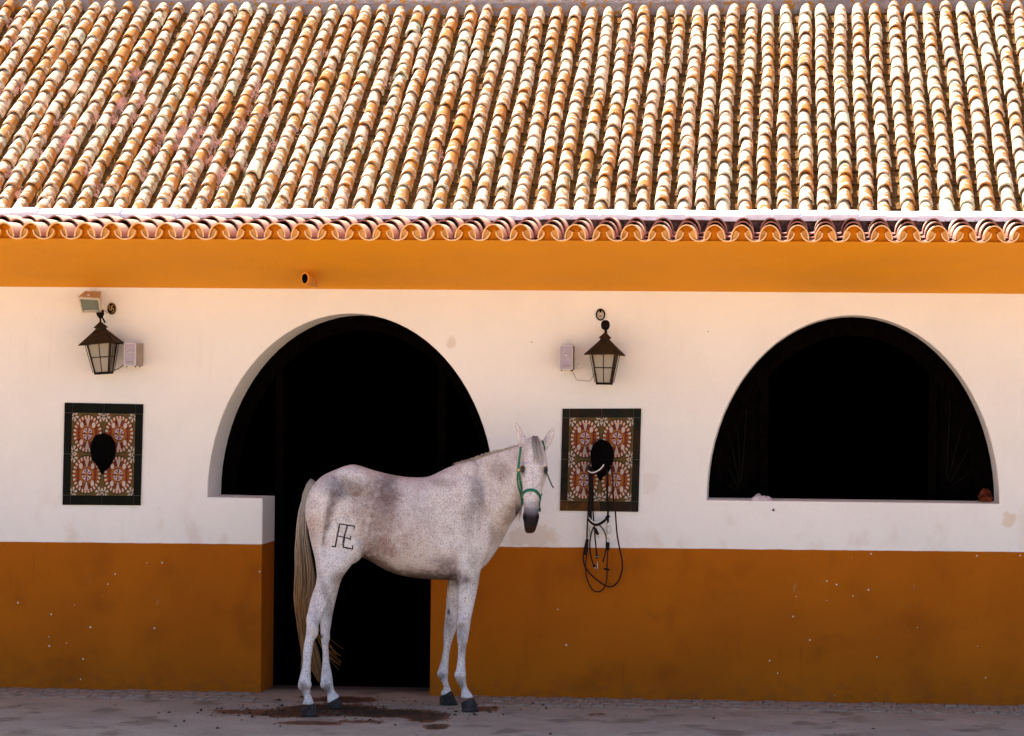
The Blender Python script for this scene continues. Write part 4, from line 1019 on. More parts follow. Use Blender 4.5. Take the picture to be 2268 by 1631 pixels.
# head
hd = [(286, 398, 478, -.955, -.90), (300, 370, 505, -.985, -.86), (330, 345, 532, -1.01, -.83), (380, 318, 556, -1.035, -.81), (440, 300, 575, -1.055, -.80), (520, 284, 592, -1.075, -.80), (610, 270, 606, -1.095, -.80), (690, 264, 616, -1.11, -.80), (750, 266, 612, -1.122, -.81), (820, 272, 596, -1.138, -.82), (900, 280, 574, -1.152, -.85), (980, 290, 552, -1.166, -.90), (1060, 300, 530, -1.18, -.955),
      (1140, 308, 510, -1.192, -1.00), (1220, 310, 500, -1.205, -1.035), (1300, 306, 500, -1.218, -1.055), (1370, 305, 498, -1.222, -1.065), (1430, 309, 485, -1.218, -1.07), (1480, 317, 468, -1.208, -1.075), (1520, 325, 455, -1.19, -1.085), (1545, 345, 432, -1.165, -1.10)]
secs = []
for q, pl_, pr_, yf, yb in hd:
    yy = (yf + yb) / 2; a, b = hpnt(pl_, q, yf * .6 + yb * .4), hpnt(pr_, q, yf * .6 + yb * .4); c = (a + b) / 2; c.y = yy
    ax = V((b.x - a.x, 0, b.z - a.z)) / 2
    secs.append((c, ax, V((0, (yb - yf) / 2, .0)), .80, -.06))
loft(refine(secs, 3), 32)
ellipsoid(hpnt(415, 830, -.90), (.083, .10, .105))          # cheeks
for p_, yy in ((290, -1.085), (592, -1.085)): ellipsoid(hpnt(p_, 655, yy), (.016, .03, .022))      # brow bones
for p_ in (325, 482): ellipsoid(hpnt(p_, 1325, -1.195), (.015, .026, .034))                        # nostril wings
ellipsoid(hpnt(385, 1505, -1.15), (.030, .035, .020))
# ears
def ear(pts, yb, yt):
    secs = []; n = len(pts)
    for i, (p, q, hw) in enumerate(pts):
        y = yb + (yt - yb) * i / (n - 1); c = hpnt(p, q, y); a = hpnt(p + hw, q, y) - c
        nx_ = pts[min(i + 1, n - 1)]; pv0 = pts[max(i - 1, 0)]; tg = (hpnt(nx_[0], nx_[1], y) - hpnt(pv0[0], pv0[1], y)).normalized()
        ax = tg.cross(Y1).normalized() * (a.length * 1.22 + .003)
        secs.append((c, ax, V((0, .021 - .008 * i / n, 0)), 1.0))
    loft(refine(secs, 3), 20)
ear([(318, 440, 38), (304, 380, 42), (282, 310, 42), (256, 240, 33), (230, 165, 22), (212, 115, 12), (203, 92, 7)], -.915, -.93)
ear([(560, 440, 36), (588, 400, 42), (618, 345, 44), (645, 290, 42), (672, 235, 30), (690, 195, 18), (702, 168, 8)], -.915, -.90)
# legs
def leg(path, ground=None, n=24, ex=.95):
    """path entries: (left u, right u, v, depth centre, half depth)"""
    secs = []
    for ul, ur, v, y, dh in path:
        a, b = cp(ul, v, y), cp(ur, v, y); c = (a + b) / 2; secs.append((c, (b - a) / 2, V((0, dh, 0)), ex))
    loft(refine(secs, 3), n)
def gl(l, r_, y): return (.4797 * l, .4797 * r_, 849 + .4797 * y)
def gf(l, r_, y): return (667 + .5537 * l, 667 + .5537 * r_, 727.5 + .5537 * y)
gy = lambda u, v: atg((1100 + .8247 * u) / 1.806, (1600 + .8247 * v) / 1.806).y
YNH = gy(170, 1535); YFH = gy(300, 1497); YNF = gy(945, 1513); YFF = gy(840, 1480)
print('hoof depths', YNH, YFH, YNF, YFF)
def lerp(a, b, t): return a + (b - a) * t
nh0, fh0, nf0, ff0 = -.93, -.66, -.80, -.50
def mk(lst, y0, y1, conv=None, vtop=500, vbot=1500):
    out = []
    for it in lst:
        l, r_, v, dh = it; t = min(1, max(0, (v - 700) / (1450 - 700))); out.append((l, r_, v, lerp(y0, y1, t), dh))
    return out
nh = [(175, 330, 470, .08), (160, 395, 540, .13), (160, 415, 600, .145), (168, 420, 660, .15), (182, 415, 720, .14), (193, 395, 765, .13), (199, 368, 805, .12), (203, 340, 840, .105)]
for l, r_, y, dh in ((425, 655, 20, .095), (412, 612, 100, .082), (376, 578, 200, .066), (350, 540, 290, .056), (332, 496, 380, .050), (322, 462, 460, .048), (318, 432, 540, .048), (312, 408, 610, .044), (296, 388, 690, .036), (284, 378, 770, .032), (280, 366, 860, .029), (270, 361, 950, .030), (246, 362, 1045, .039), (233, 361, 1120, .042), (262, 356, 1178, .034), (296, 366, 1225, .027), (292, 384, 1268, .033), (268, 400, 1310, .044)):
    nh.append((*gl(l, r_, y), dh))
leg(mk(nh, nh0, YNH))
fh = [(200, 330, 560, .08), (200, 380, 640, .11), (220, 400, 720, .12), (230, 375, 790, .11), (235, 345, 835, .10)]
for l, r_, y, dh in ((500, 674, 40, .085), (490, 640, 150, .07), (475, 608, 280, .058), (462, 582, 400, .05), (458, 568, 500, .047), (462, 550, 590, .046), (468, 536, 670, .040), (480, 544, 780, .029), (479, 552, 890, .028), (466, 576, 1010, .034), (462, 586, 1090, .038), (480, 592, 1140, .035), (520, 612, 1185, .027), (530, 645, 1215, .034), (528, 655, 1250, .042), (530, 640, 1290, .04)):
    fh.append((*gl(l, r_, y), dh))
leg(mk(fh, fh0, YFH))
nf = [(890, 1030, 520, .07), (872, 1060, 600, .095), (868, 1056, 680, .105), (872, 1035, 740, .10), (876, 1012, 785, .092), (878, 1000, 820, .082)]
for l, r_, y, dh in ((384, 590, 210, .072), (393, 578, 300, .064), (398, 558, 400, .056), (397, 536, 500, .050), (393, 515, 600, .047), (388, 502, 690, .047), (388, 490, 760, .046), (398, 472, 850, .034), (397, 462, 940, .028), (384, 464, 1030, .034), (374, 468, 1105, .040), (394, 470, 1168, .033), (426, 488, 1222, .026), (425, 520, 1265, .038), (424, 536, 1300, .046)):
    nf.append((*gf(l, r_, y), dh))
leg(mk(nf, nf0, YNF))
ff = [(880, 1000, 620, .08), (860, 980, 760, .10), (845, 960, 830, .085)]
for l, r_, y, dh in ((312, 420, 250, .070), (300, 412, 380, .060), (292, 402, 500, .052), (283, 395, 600, .048), (272, 386, 690, .047), (272, 358, 770, .042), (270, 332, 860, .031), (251, 318, 960, .028), (227, 314, 1050, .036), (222, 309, 1105, .039), (252, 312, 1155, .031), (274, 327, 1202, .026), (250, 345, 1245, .040), (240, 345, 1275, .045)):
    ff.append((*gf(l, r_, y), dh))
leg(mk(ff, ff0, YFF))
# muscle masses
ellipsoid(cp(262, 540, -.96), (.15, .125, .22)); ellipsoid(cp(385, 415, -.90), (.15, .115, .12), Matrix.Rotation(.4, 3, 'Y'))
ellipsoid(cp(955, 560, -.80), (.12, .095, .26), Matrix.Rotation(-.2, 3, 'Y')); ellipsoid(cp(925, 440, -.74), (.09, .095, .19), Matrix.Rotation(.2, 3, 'Y')); ellipsoid(cp(990, 715, -.70), (.075, .15, .10))
ellipsoid(cp(350, 715, -.95), (.11, .11, .11)); ellipsoid(cp(905, 735, -.84), (.06, .075, .11))
def jt(uvp, y, r3): ellipsoid(cp(*uvp, y), r3)
def g2(f, l, y): q = f(l, l, y); return q[0], q[2]
jt(g2(gl, 338, 470), lerp(nh0, YNH, .55), (.014, .022, .060)); jt(g2(gl, 392, 555), lerp(nh0, YNH, .6), (.030, .040, .060))
jt(g2(gl, 252, 1118), YNH, (.013, .024, .030)); jt(g2(gl, 335, 1110), YNH, (.022, .030, .030)); jt(g2(gl, 482, 1105), YFH, (.017, .024, .030)); jt(g2(gl, 515, 620), lerp(fh0, YFH, .6), (.026, .036, .055))
jt(g2(gf, 442, 640), lerp(nf0, YNF, .6), (.040, .044, .050)); jt(g2(gf, 388, 1095), YNF, (.016, .026, .028)); jt(g2(gf, 436, 1095), YNF, (.026, .032, .028))
jt(g2(gf, 332, 660), lerp(ff0, YFF, .6), (.038, .042, .050)); jt(g2(gf, 236, 1085), YFF, (.016, .024, .026)); jt(g2(gf, 285, 1085), YFF, (.022, .028, .026))
tmp = bpy.data.meshes.new('t'); tmp.from_pydata([tuple(v) for v in hb.v], [], hb.f)
ob = bpy.data.objects.new('t', tmp); COL.objects.link(ob)
md = ob.modifiers.new('r', 'REMESH'); md.mode = 'VOXEL'; md.voxel_size = .0074; md.adaptivity = 0
ms = ob.modifiers.new('s', 'SMOOTH'); ms.factor = .5; ms.iterations = 7
dg = bpy.context.evaluated_depsgraph_get(); body_m = bpy.data.meshes.new_from_object(ob.evaluated_get(dg)); bpy.data.objects.remove(ob)
body_m.name = 'body'
print('horse verts', len(body_m.vertices))
# sculpting: push the surface where the real one is hollow or drawn tight
def dent(c, r3, depth, direction=V((0, 1, 0)), yside=None):
    c = V(c)
    for v in body_m.vertices:
        d = v.co - c; k = (d.x / r3[0]) ** 2 + (d.y / r3[1]) ** 2 + (d.z / r3[2]) ** 2
        if k < 1: v.co += direction * depth * (1 - k) ** 2
for p_ in (296, 598): dent(hpnt(p_, 712, -1.10), (.020, .05, .022), .014, V((.3 if p_ < 400 else -.3, 1, 0)))
dent(hpnt(328, 1340, -1.22), (.016, .05, .028), .022); dent(hpnt(484, 1335, -1.22), (.014, .05, .028), .022)
dent(hpnt(385, 1498, -1.2), (.05, .06, .007), .012)
dent(cp(455, 640, -1.08), (.10, .2, .20), .030); dent(cp(800, 560, -1.0), (.12, .25, .25), .020); dent(cp(845, 800, -1.0), (.05, .2, .09), .025)
for pts in ([(235, 700), (240, 650), (252, 600), (275, 560)], [(360, 820), (335, 850), (300, 870)]):
    for i in range(len(pts) - 1):
        for t in (0, .5): dent(cp(lerp(pts[i][0], pts[i + 1][0], t), lerp(pts[i][1], pts[i + 1][1], t), -1.06), (.028, .15, .045), .006)
dent(cp(1010, 600, -.9), (.05, .2, .22), .016, Y1); dent(cp(1010, 400, -.9), (.07, .25, .12), .012)
dent(hpnt(300, 900, -1.0), (.02, .12, .09), .010, V((1, 0, 0))); dent(hpnt(565, 900, -1.0), (.02, .12, .09), .008, V((-1, 0, 0)))
for pe in ((285, 300), (258, 235), (640, 300), (668, 240)): dent(hpnt(*pe, -.94), (.014, .03, .045), .010)

for pts, dp in (([(925, 350), (965, 420), (1000, 500), (1010, 580), (985, 650)], .010), ([(870, 420), (880, 500), (885, 580), (870, 660), (862, 720)], .009), ([(900, 700), (930, 760), (925, 810)], .007),
                ([(420, 690), (430, 640), (455, 590)], .012), ([(1120, 330), (1080, 400), (1050, 480), (1030, 560)], .008), ([(1150, 420), (1120, 500), (1090, 580)], .007), ([(340, 640), (370, 690), (400, 720)], .008)):
    for i in range(len(pts) - 1):
        for t in (0, .34, .67): dent(cp(lerp(pts[i][0], pts[i + 1][0], t), lerp(pts[i][1], pts[i + 1][1], t), -.95), (.028, .30, .05), dp * .45)
for i_ in range(6): dent(cp(600 + 36 * i_, 700 - 6 * i_, -1.05), (.016, .2, .16), .0035)
for q0, q1 in ((470, 640), (1180, 1300)): pass
for p_ in (330, 545): dent(hpnt(p_, 900, -1.16), (.014, .06, .085), .006)
dent(hpnt(300, 610, -1.08), (.018, .05, .022), .008); dent(hpnt(578, 615, -1.08), (.016, .05, .022), .008)
# coat colour by vertex; belly and thigh-crease shading is painted in too
def uvw(co):
    X, Y = proj(co); return (X * 1.806 - 1100) / .8247, (Y * 1.806 - 1600) / .8247
patches = [  # u, v, ru, rv, angle, colour, strength
    (375, 430, 150, 48, .10, (.40, .37, .38), .75), (300, 420, 70, 60, .3, (.46, .44, .46), .5), (548, 440, 42, 100, .0, (.36, .33, .35), .75), (520, 560, 75, 150, .1, (.42, .32, .28), .75), (262, 560, 22, 95, .22, (.34, .27, .26), .9), (238, 660, 9, 50, .12, (.32, .24, .22), .8), (285, 480, 30, 50, .5, (.38, .33, .33), .7), (420, 520, 55, 110, -.1, (.50, .38, .34), .55),
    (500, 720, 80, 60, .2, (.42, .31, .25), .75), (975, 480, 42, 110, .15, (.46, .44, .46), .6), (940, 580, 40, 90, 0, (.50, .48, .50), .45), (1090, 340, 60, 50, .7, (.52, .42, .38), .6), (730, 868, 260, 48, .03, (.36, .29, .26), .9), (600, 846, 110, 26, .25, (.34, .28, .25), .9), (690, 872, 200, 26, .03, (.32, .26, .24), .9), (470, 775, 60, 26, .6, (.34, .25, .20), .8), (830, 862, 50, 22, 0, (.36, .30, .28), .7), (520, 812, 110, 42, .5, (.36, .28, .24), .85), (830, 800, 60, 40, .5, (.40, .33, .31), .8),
    (960, 770, 25, 50, 0, (.42, .38, .38), .6), (800, 400, 50, 22, .2, (.45, .38, .36), .55), (560, 380, 80, 22, -.25, (.42, .38, .38), .6), (905, 1130, 26, 45, 0, (.36, .35, .38), .7), (912, 1200, 20, 30, 0, (.38, .32, .28), .7), (845, 1090, 22, 50, 0, (.44, .40, .42), .6),
    (245, 930, 18, 90, -.3, (.45, .40, .41), .55), (200, 1060, 22, 50, .0, (.46, .43, .45), .4), (262, 1040, 25, 50, 0, (.42, .40, .42), .5), (225, 1150, 10, 12, 0, (.10, .04, .02), .9), (842, 1027, 7, 13, 0, (.06, .02, .01), 1.0), (300, 860, 55, 30, -.6, (.48, .42, .42), .5),
    (135, 1402, 26, 34, 0, (.30, .17, .08), .75), (252, 1402, 22, 26, 0, (.28, .15, .07), .8), (895, 1385, 26, 30, .4, (.30, .20, .13), .75), (808, 1345, 24, 22, 0, (.33, .21, .13), .7), (160, 1470, 30, 16, 0, (.50, .45, .42), .4),
    (1150, 560, 60, 45, -.9, (.50, .38, .32), .6), (1085, 660, 50, 60, -.8, (.55, .46, .42), .4), (640, 690, 150, 110, 0, (.70, .56, .50), .35), (190, 620, 50, 90, 0, (.72, .58, .48), .4), (560, 620, 110, 170, .2, (.56, .44, .42), .35), (700, 560, 60, 90, 0, (.55, .48, .50), .3), (1180, 300, 40, 90, 0, (.66, .50, .44), .35)]
from math import cos, sin, exp
cols_ = []
for v in body_m.vertices:
    co = v.co; u, w_ = uvw(co)
    nn = mnoise.noise(co * 5) * .5 + mnoise.noise(co * 14) * .5; n3 = mnoise.noise(co * 38)
    c = V((.80, .738, .725)) * (1 + .07 * nn)
    near = 1.0
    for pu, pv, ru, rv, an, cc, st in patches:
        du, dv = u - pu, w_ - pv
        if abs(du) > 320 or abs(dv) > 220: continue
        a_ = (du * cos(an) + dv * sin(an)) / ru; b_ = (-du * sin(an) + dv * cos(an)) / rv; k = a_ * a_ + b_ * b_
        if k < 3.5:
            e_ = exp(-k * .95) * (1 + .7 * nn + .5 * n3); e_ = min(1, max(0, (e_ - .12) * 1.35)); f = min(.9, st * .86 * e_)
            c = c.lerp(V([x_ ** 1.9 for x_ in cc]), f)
    # muzzle, eyes, ears, hoof coronets
    q = ((lambda XY: ((XY[0] * 1.806 - 2000) / .3064, (XY[1] * 1.806 - 1660) / .3064))(proj(co)))
    if co.y < -.80 and 200 < q[0] < 640 and q[1] > 300 and q[1] < 1600 and u > 1150:
        t = min(1, max(0, (q[1] - 1100 + 40 * nn) / 130)); c = c.lerp(V((.15, .14, .16)), t * .85)
        t = min(1, max(0, (q[1] - 1230 + 50 * nn) / 110)); c = c.lerp(V((.012, .008, .011)), t * .97)
        t = min(1, max(0, (q[1] - 1440) / 60)); c = c.lerp(V((.055, .020, .009)), t * .8)
        for cx_ in (328, 485):
            k = ((q[0] - cx_) / 22) ** 2 + ((q[1] - 1338) / 58) ** 2; c = c.lerp(V((.006, .003, .004)), exp(-k * 1.2))
        for cx_, cy_ in ((294, 712), (600, 730)):
            k = ((q[0] - cx_) / 38) ** 2 + ((q[1] - cy_) / 68) ** 2; c = c.lerp(V((.015, .010, .010)), min(.97, 1.5 * exp(-k * 1.5)))
        k = ((q[0] - 430) / 70) ** 2 + ((q[1] - 1155) / 18) ** 2; c = c.lerp(V((.28, .26, .30)), .6 * exp(-k))
        k = ((q[0] - 385) / 60) ** 2 + ((q[1] - 1495) / 10) ** 2; c = c.lerp(V((.02, .01, .006)), .9 * exp(-k))
    for (ea, eb) in ((275, 300), (640, 310)):
        k = ((q[0] - ea) / 26) ** 2 + ((q[1] - eb) / 80) ** 2; c = c.lerp(V((.44, .36, .35)), .45 * exp(-k))
    cols_ += [max(0, c.x), max(0, c.y), max(0, c.z), 1]
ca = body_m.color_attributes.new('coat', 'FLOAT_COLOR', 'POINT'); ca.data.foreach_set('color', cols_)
def coat_mat():
    g = G('flea_bitten_grey_coat'); base = g.attr('coat'); p = g.pos()
    sc = g.scale(p, (1, 1, .8))
    v1 = g.vor(sc, 85); k1 = g.xyz(g.vor(sc, 85, 'Color')); reg = g.noise(p, 3.2, 3); sp = g.noise(sc, 210, 2, .5)
    f1 = g.m_('MULTIPLY', g.smooth(v1, .34, .18), g.m_('GREATER_THAN', g.m_('ADD', k1[0], g.m_('MULTIPLY', reg, .5)), .86))
    c = g.mix(g.smooth(g.m_('ADD', sp, g.m_('MULTIPLY', reg, .18)), .60, .70, 0, .6), base, (.42, .33, .34), 'MULTIPLY')
    c = g.mix(g.smooth(g.noise(sc, 110, 3), .52, .68, 0, .55), c, (.55, .52, .60), 'MULTIPLY'); c = g.mix(g.m_('MULTIPLY', f1, .75), c, (.38, .20, .18), 'MULTIPLY')
    v3 = g.vor(p, 24); k3 = g.xyz(g.vor(p, 24, 'Color')); f3 = g.m_('MULTIPLY', g.m_('LESS_THAN', v3, .08), g.m_('GREATER_THAN', k3[1], .70)); c = g.mix(g.m_('MULTIPLY', f3, .8), c, (.12, .07, .06), 'MULTIPLY')
    blot = g.noise(p, 17, 5, .65); c = g.mix(g.smooth(blot, .45, .68, 0, .42), c, (.62, .50, .47), 'MULTIPLY')
    hair = g.noise(g.scale(p, (1, 1, .25)), 260, 3, .7)
    c = g.mix(g.smooth(hair, .35, .65, 0, .3), c, (.6, .55, .55), 'MULTIPLY')
    g.bump(g.m_('ADD', hair, g.m_('ADD', g.m_('MULTIPLY', g.noise(p, 22, 3), 2.0), g.m_('MULTIPLY', g.noise(g.scale(p, (1, 1, .6)), 8, 3), 4.0))), .0024)
    g.out(c, .7, .12)
    return g.m
M['coat'] = coat_mat()
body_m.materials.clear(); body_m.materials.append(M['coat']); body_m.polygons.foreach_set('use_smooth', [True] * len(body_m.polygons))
hroot_loc = V((cp(560, 800, -.8).x, -.72, 0))
H = thing('horse', 'white flea-bitten horse in a green halter standing side-on before the doorway', 'horse', hroot_loc[:])
for v in body_m.vertices: v.co -= hroot_loc
body = bpy.data.objects.new('body', body_m); link(body, H); WL[body.name] = hroot_loc.copy()
body_m.update()
bvh = BVHTree.FromPolygons([v.co + hroot_loc for v in body_m.vertices], [tuple(p.vertices) for p in body_m.polygons])
def onskin(p, d=Y1, off=.002):
    """first hit on the coat going along d from 1 m in front"""
    h = bvh.ray_cast(p - d * 1.0, d)
    if h[0] is None:
        h = bvh.find_nearest(p)
    return h[0] + h[1] * off
def toward(p): return (p - CAM).normalized()

# hooves
def hoof(tl_, tr_, vt, bl_, br_, vb, yb, dh, lift=0, tiltx=0):
    mb = MB(); n = 20; rings = []
    a, b = cp(*tl_, yb), cp(*tr_, yb); c_, d_ = cp(*bl_, yb), cp(*br_, yb)
    gz = 0.0 if not lift else min(c_.z, d_.z)
    for k in range(5):
        t = k / 4; l = a.lerp(c_, t); r_ = b.lerp(d_, t)
        if not lift and k == 4: l.z = r_.z = .001
        cc = (l + r_) / 2; ax = (r_ - l) / 2; rings += [cc + ax * math.cos(2 * math.pi * j / n) + V((0, dh * (.92 + .16 * t), 0)) * math.sin(2 * math.pi * j / n) for j in range(n)]
    mb.raw(rings, [(i * n + j, i * n + (j + 1) % n, (i + 1) * n + (j + 1) % n, (i + 1) * n + j) for i in range(4) for j in range(n)] + [tuple(range(n - 1, -1, -1)), tuple(4 * n + j for j in range(n))])
    mb.add('hoof', M['hoof'], H, smooth=True)
hoof(gl(262, 0, 1352)[0::2], gl(400, 0, 1296)[0::2], 0, gl(272, 0, 1425)[0::2], gl(440, 0, 1435)[0::2], 0, YNH, .052)
hoof(gl(522, 0, 1305)[0::2], gl(652, 0, 1232)[0::2], 0, gl(560, 0, 1355)[0::2], gl(692, 0, 1345)[0::2], 0, YFH, .048)
hoof(gf(422, 0, 1340)[0::2], gf(538, 0, 1296)[0::2], 0, gf(432, 0, 1408)[0::2], gf(585, 0, 1412)[0::2], 0, YNF, .052)
hoof(gf(236, 0, 1290)[0::2], gf(344, 0, 1232)[0::2], 0, gf(240, 0, 1352)[0::2], gf(396, 0, 1355)[0::2], 0, YFF, .050)
# eyes
for p_, q_ in ((291, 714), (604, 728)):
    c = onskin(hpnt(p_, q_, -1.1), Y1, -.004); mb = MB(); s_ = 8
    mb.lathe(c, [(.001, -.017), (.008, -.0145), (.0115, -.008), (.0125, 0), (.0115, .008), (.008, .0145), (.001, .017)], 14, 'Z', 0, .75)
    mb.add('eye', M['eye'], H, smooth=True)

# brand on the thigh: five thin burnt strokes following the skin
mb = MB(); kbz = .3679
def brandp(a, b): X, Y = (1100 + kbz * a) / 1.806, (1800 + kbz * b) / 1.806; p = at(X, Y, -1.1); return onskin(p, toward(p), .0006)
def stroke(pts, r_):
    P = []
    for i in range(len(pts) - 1):
        for k in range(6): P.append(brandp(lerp(pts[i][0], pts[i + 1][0], k / 6), lerp(pts[i][1], pts[i + 1][1], k / 6)))
    P.append(brandp(*pts[-1])); mb.tube(P, r_, 5)
stroke([(695, 850), (702, 805), (868, 832), (862, 858)], .0042); stroke([(700, 812), (655, 1055), (615, 1048)], .0048); stroke([(785, 822), (740, 1000), (742, 1060), (845, 1080), (845, 1040)], .0048)
stroke([(672, 935), (820, 968), (822, 940)], .0040); stroke([(755, 950), (745, 1010)], .0055); stroke([(820, 968), (815, 985)], .0028)
M['brand'] = simple('burnt_brand_mark', (.045, .04, .045), .8, .1)
mb.add('brand_mark', M['brand'], H)

# halter: webbing laid on the head
def webbing(name, pts, wid, mat, y=-1.1, parent=None, direct=None, off=.003, lift=0, skin=True):
    P = []
    sp_ = spline([V((a, b, 0)) for a, b in pts], 8)
    for s_ in sp_:
        p = hpnt(s_.x, s_.y, y)
        if skin: p = onskin(p, direct or toward(p), off)
        P.append(p)
    # smooth, then build a flat ribbon with thickness
    for _ in range(2): P = [P[0]] + [(P[i - 1] + P[i] * 2 + P[i + 1]) / 4 for i in range(1, len(P) - 1)] + [P[-1]]
    vs = []
    for i, p in enumerate(P):
        t = (P[min(i + 1, len(P) - 1)] - P[max(i - 1, 0)]).normalized()
        nn = -toward(p)
        hit = bvh.find_nearest(p)
        if skin and hit[1] is not None: nn = (hit[1] * .7 + nn * .3).normalized()
        sd = t.cross(nn).normalized() * wid; nn = sd.cross(t).normalized() * .0022
        vs += [p + sd + nn, p - sd + nn, p - sd - nn, p + sd - nn]
    k = len(P); m_ = MB(); m_.raw(vs, [(i * 4 + j, i * 4 + (j + 1) % 4, (i + 1) * 4 + (j + 1) % 4, (i + 1) * 4 + j) for i in range(k - 1) for j in range(4)] + [(3, 2, 1, 0), tuple((k - 1) * 4 + j for j in range(4))])
    return m_.add(name, mat, parent or H)
hal = webbing('halter', [(300, 1030), (340, 998), (385, 985), (430, 985), (470, 1005), (505, 1045), (525, 1090), (535, 1130)], .0095, M['halter'])
webbing('noseband_stripe', [(312, 1012), (345, 993), (385, 981), (430, 982), (468, 1002), (500, 1040), (515, 1075)], .0022, M['halter_dark'], parent=hal, off=.0065)
webbing('cheek_strap', [(272, 425), (266, 500), (256, 580), (247, 660), (242, 730)], .0065, M['halter'], -1.0, hal, skin=True)
webbing('cheek_strap', [(238, 730), (228, 800), (230, 870), (240, 940), (258, 1000), (275, 1070), (285, 1160)], .0045, M['halter'], -1.0, hal)
webbing('cheek_strap', [(250, 735), (262, 830), (275, 920), (290, 985), (302, 1030)], .0065, M['halter'], -1.0, hal)
webbing('cheek_strap', [(538, 1035), (540, 1090), (533, 1140), (512, 1190)], .0050, M['halter_dark'], -1.1, hal)
webbing('crown_strap', [(552, 345), (570, 405), (580, 465)], .005, M['halter_dark'], -1.0, hal)
webbing('chin_strap', [(292, 1090), (288, 1130), (290, 1165)], .0055, M['halter'], -1.05, hal)
webbing('chin_strap', [(512, 1060), (524, 1110), (520, 1160), (508, 1195)], .0060, M['halter_dark'], -1.1, hal)
b = MB(); c = hpnt(513, 1240, -1.10); b.box(c, (.018, .03, .022)); b.tube([c + V((.004, 0, .010)), c + V((.002, 0, .024))], .004, 6); b.add('chin_ring', M['halter_dark'], hal)
b = MB(); c = onskin(hpnt(250, 718, -1.0), Y1, .004); b.lathe(c, [(.001, -.008), (.008, -.007), (.009, .004), (.001, .006)], 10, 'Y'); b.add('buckle', M['brass'], hal)
m_ = MB(); P = [hpnt(a, b_, y) for a, b_, y in ((602, 742, -1.09), (628, 800, -1.07), (655, 870, -1.05), (680, 925, -1.04), (700, 952, -1.035))]; m_.tube(spline(P, 5), .0042, 6); m_.add('loose_strap', M['halter_dark'], hal, smooth=True)

# hair
def hair_mat(name, ramp):
    g = G(name); c = g.attr('hc'); g.out(c, .55, .3); return g.m
M['hair'] = hair_mat('horse_hair', None)
class Hair:
    def __init__(s): s.mb = MB(); s.c = []
    def strand(s, P, r0, r1, colf, n=3):
        P = spline(P, 5); k = len(P); rad = [r0 + (r1 - r0) * i / (k - 1) for i in range(k)]
        s.mb.tube(P, rad, n)
        for i in range(k):
            cc = colf(i / (k - 1), P[i]); s.c += [cc] * n
    def done(s, name):
        o = s.mb.add(name, M['hair'], H, smooth=True); a = o.data.color_attributes.new('hc', 'FLOAT_COLOR', 'POINT')
        a.data.foreach_set('color', [x for c in s.c for x in (*c, 1)]); return o
def mixc(a, b, t): t = min(1, max(0, t)); return tuple(a[i] + (b[i] - a[i]) * t for i in range(3))
hr = Hair(); random.seed(3)
def tail_env(v):   # left and right limits of the tail by height
    tab = [(410, 175, 192), (440, 152, 182), (480, 130, 172), (540, 116, 158), (600, 108, 152), (680, 102, 162), (760, 99, 178), (840, 97, 190), (900, 94, 196), (960, 92, 186), (1020, 96, 175), (1090, 110, 176), (1160, 118, 190), (1230, 124, 215), (1300, 150, 228), (1370, 205, 222)]
    for i in range(len(tab) - 1):
        if tab[i][0] <= v <= tab[i + 1][0]:
            t = (v - tab[i][0]) / (tab[i + 1][0] - tab[i][0]); return lerp(tab[i][1], tab[i + 1][1], t), lerp(tab[i][2], tab[i + 1][2], t)
    return tab[-1][1:]
for i in range(620):
    s0 = random.random() ** .9; side = random.random(); vend = 1000 + 370 * random.random() ** .6
    if side < .25: vend = min(vend, 1240 + 80 * random.random())
    ydep = random.gauss(0, .030); P = []; tw = random.gauss(0, .04)
    vs_ = [415 + random.uniform(0, 60) * side * 0 + random.uniform(0, 30)]; steps = 9
    for k in range(steps):
        v = lerp(vs_[0], vend, k / (steps - 1)); l, r_ = tail_env(v); f = min(1, max(0, side + tw * math.sin(k * 1.1 + i)))
        yy = -.84 + ydep * min(1, k / 2) + (.11 if k > 4 else .11 * k / 5)
        if v > 1000 and random.random() < .0: pass
        P.append(cp(lerp(l, r_, f) + random.gauss(0, 1.1) * min(1, k / 2), v, yy))
    tint = random.choice((.5, .75, .95, 1.1, 1.5)) * random.uniform(.9, 1.1); dark = random.random() < .3
    def cf(t, p, tint=tint, dark=dark, side=side):
        v = uvw(p)[1]; top = (.54, .49, .45); mid = (.44, .32, .22); low = (.38, .185, .065)
        c = mixc(top, mid, (v - 520) / 260); c = mixc(c, low, (v - 760) / 250)
        if dark: c = mixc(c, (.10, .06, .04), .6)
        if side > .82: c = mixc(c, (.08, .055, .045), .55)
        return tuple(x * tint for x in c)
    hr.strand(P, .0038, .0014, cf)
for i in range(13):      # wisps blowing out behind the far cannon
    v0 = random.uniform(1140, 1240); v1 = v0 + random.uniform(40, 75); ue = 285 + (v1 < 1225) * 40 + random.uniform(0, 40)
    P = [cp(190, v0 - 120, -.74), cp(225, v0 - 40, -.70), cp(258, v0 + 8, -.50), cp(258 + (ue - 258) * .5, v0 + (v1 - v0) * .62, -.47), cp(ue, v1, -.45)]
    hr.strand(P, .0016, .0007, lambda t, p: (.34, .14, .035))
for P in ([(150, 960), (163, 1040), (170, 1110), (185, 1160), (192, 1210)], [(160, 930), (158, 1000), (165, 1080), (178, 1130)], [(135, 950), (128, 1050), (132, 1150), (128, 1260), (124, 1330)], [(140, 950), (136, 1050), (142, 1120), (140, 1200)], [(152, 980), (150, 1060), (158, 1120), (160, 1180)]):
    for j in range(3): hr.strand([cp(a + random.gauss(0, 1.5), b, -1.04 - .004 * j) for a, b in P], .0016, .0008, lambda t, p: (.28, .15, .055))
hr.done('tail')
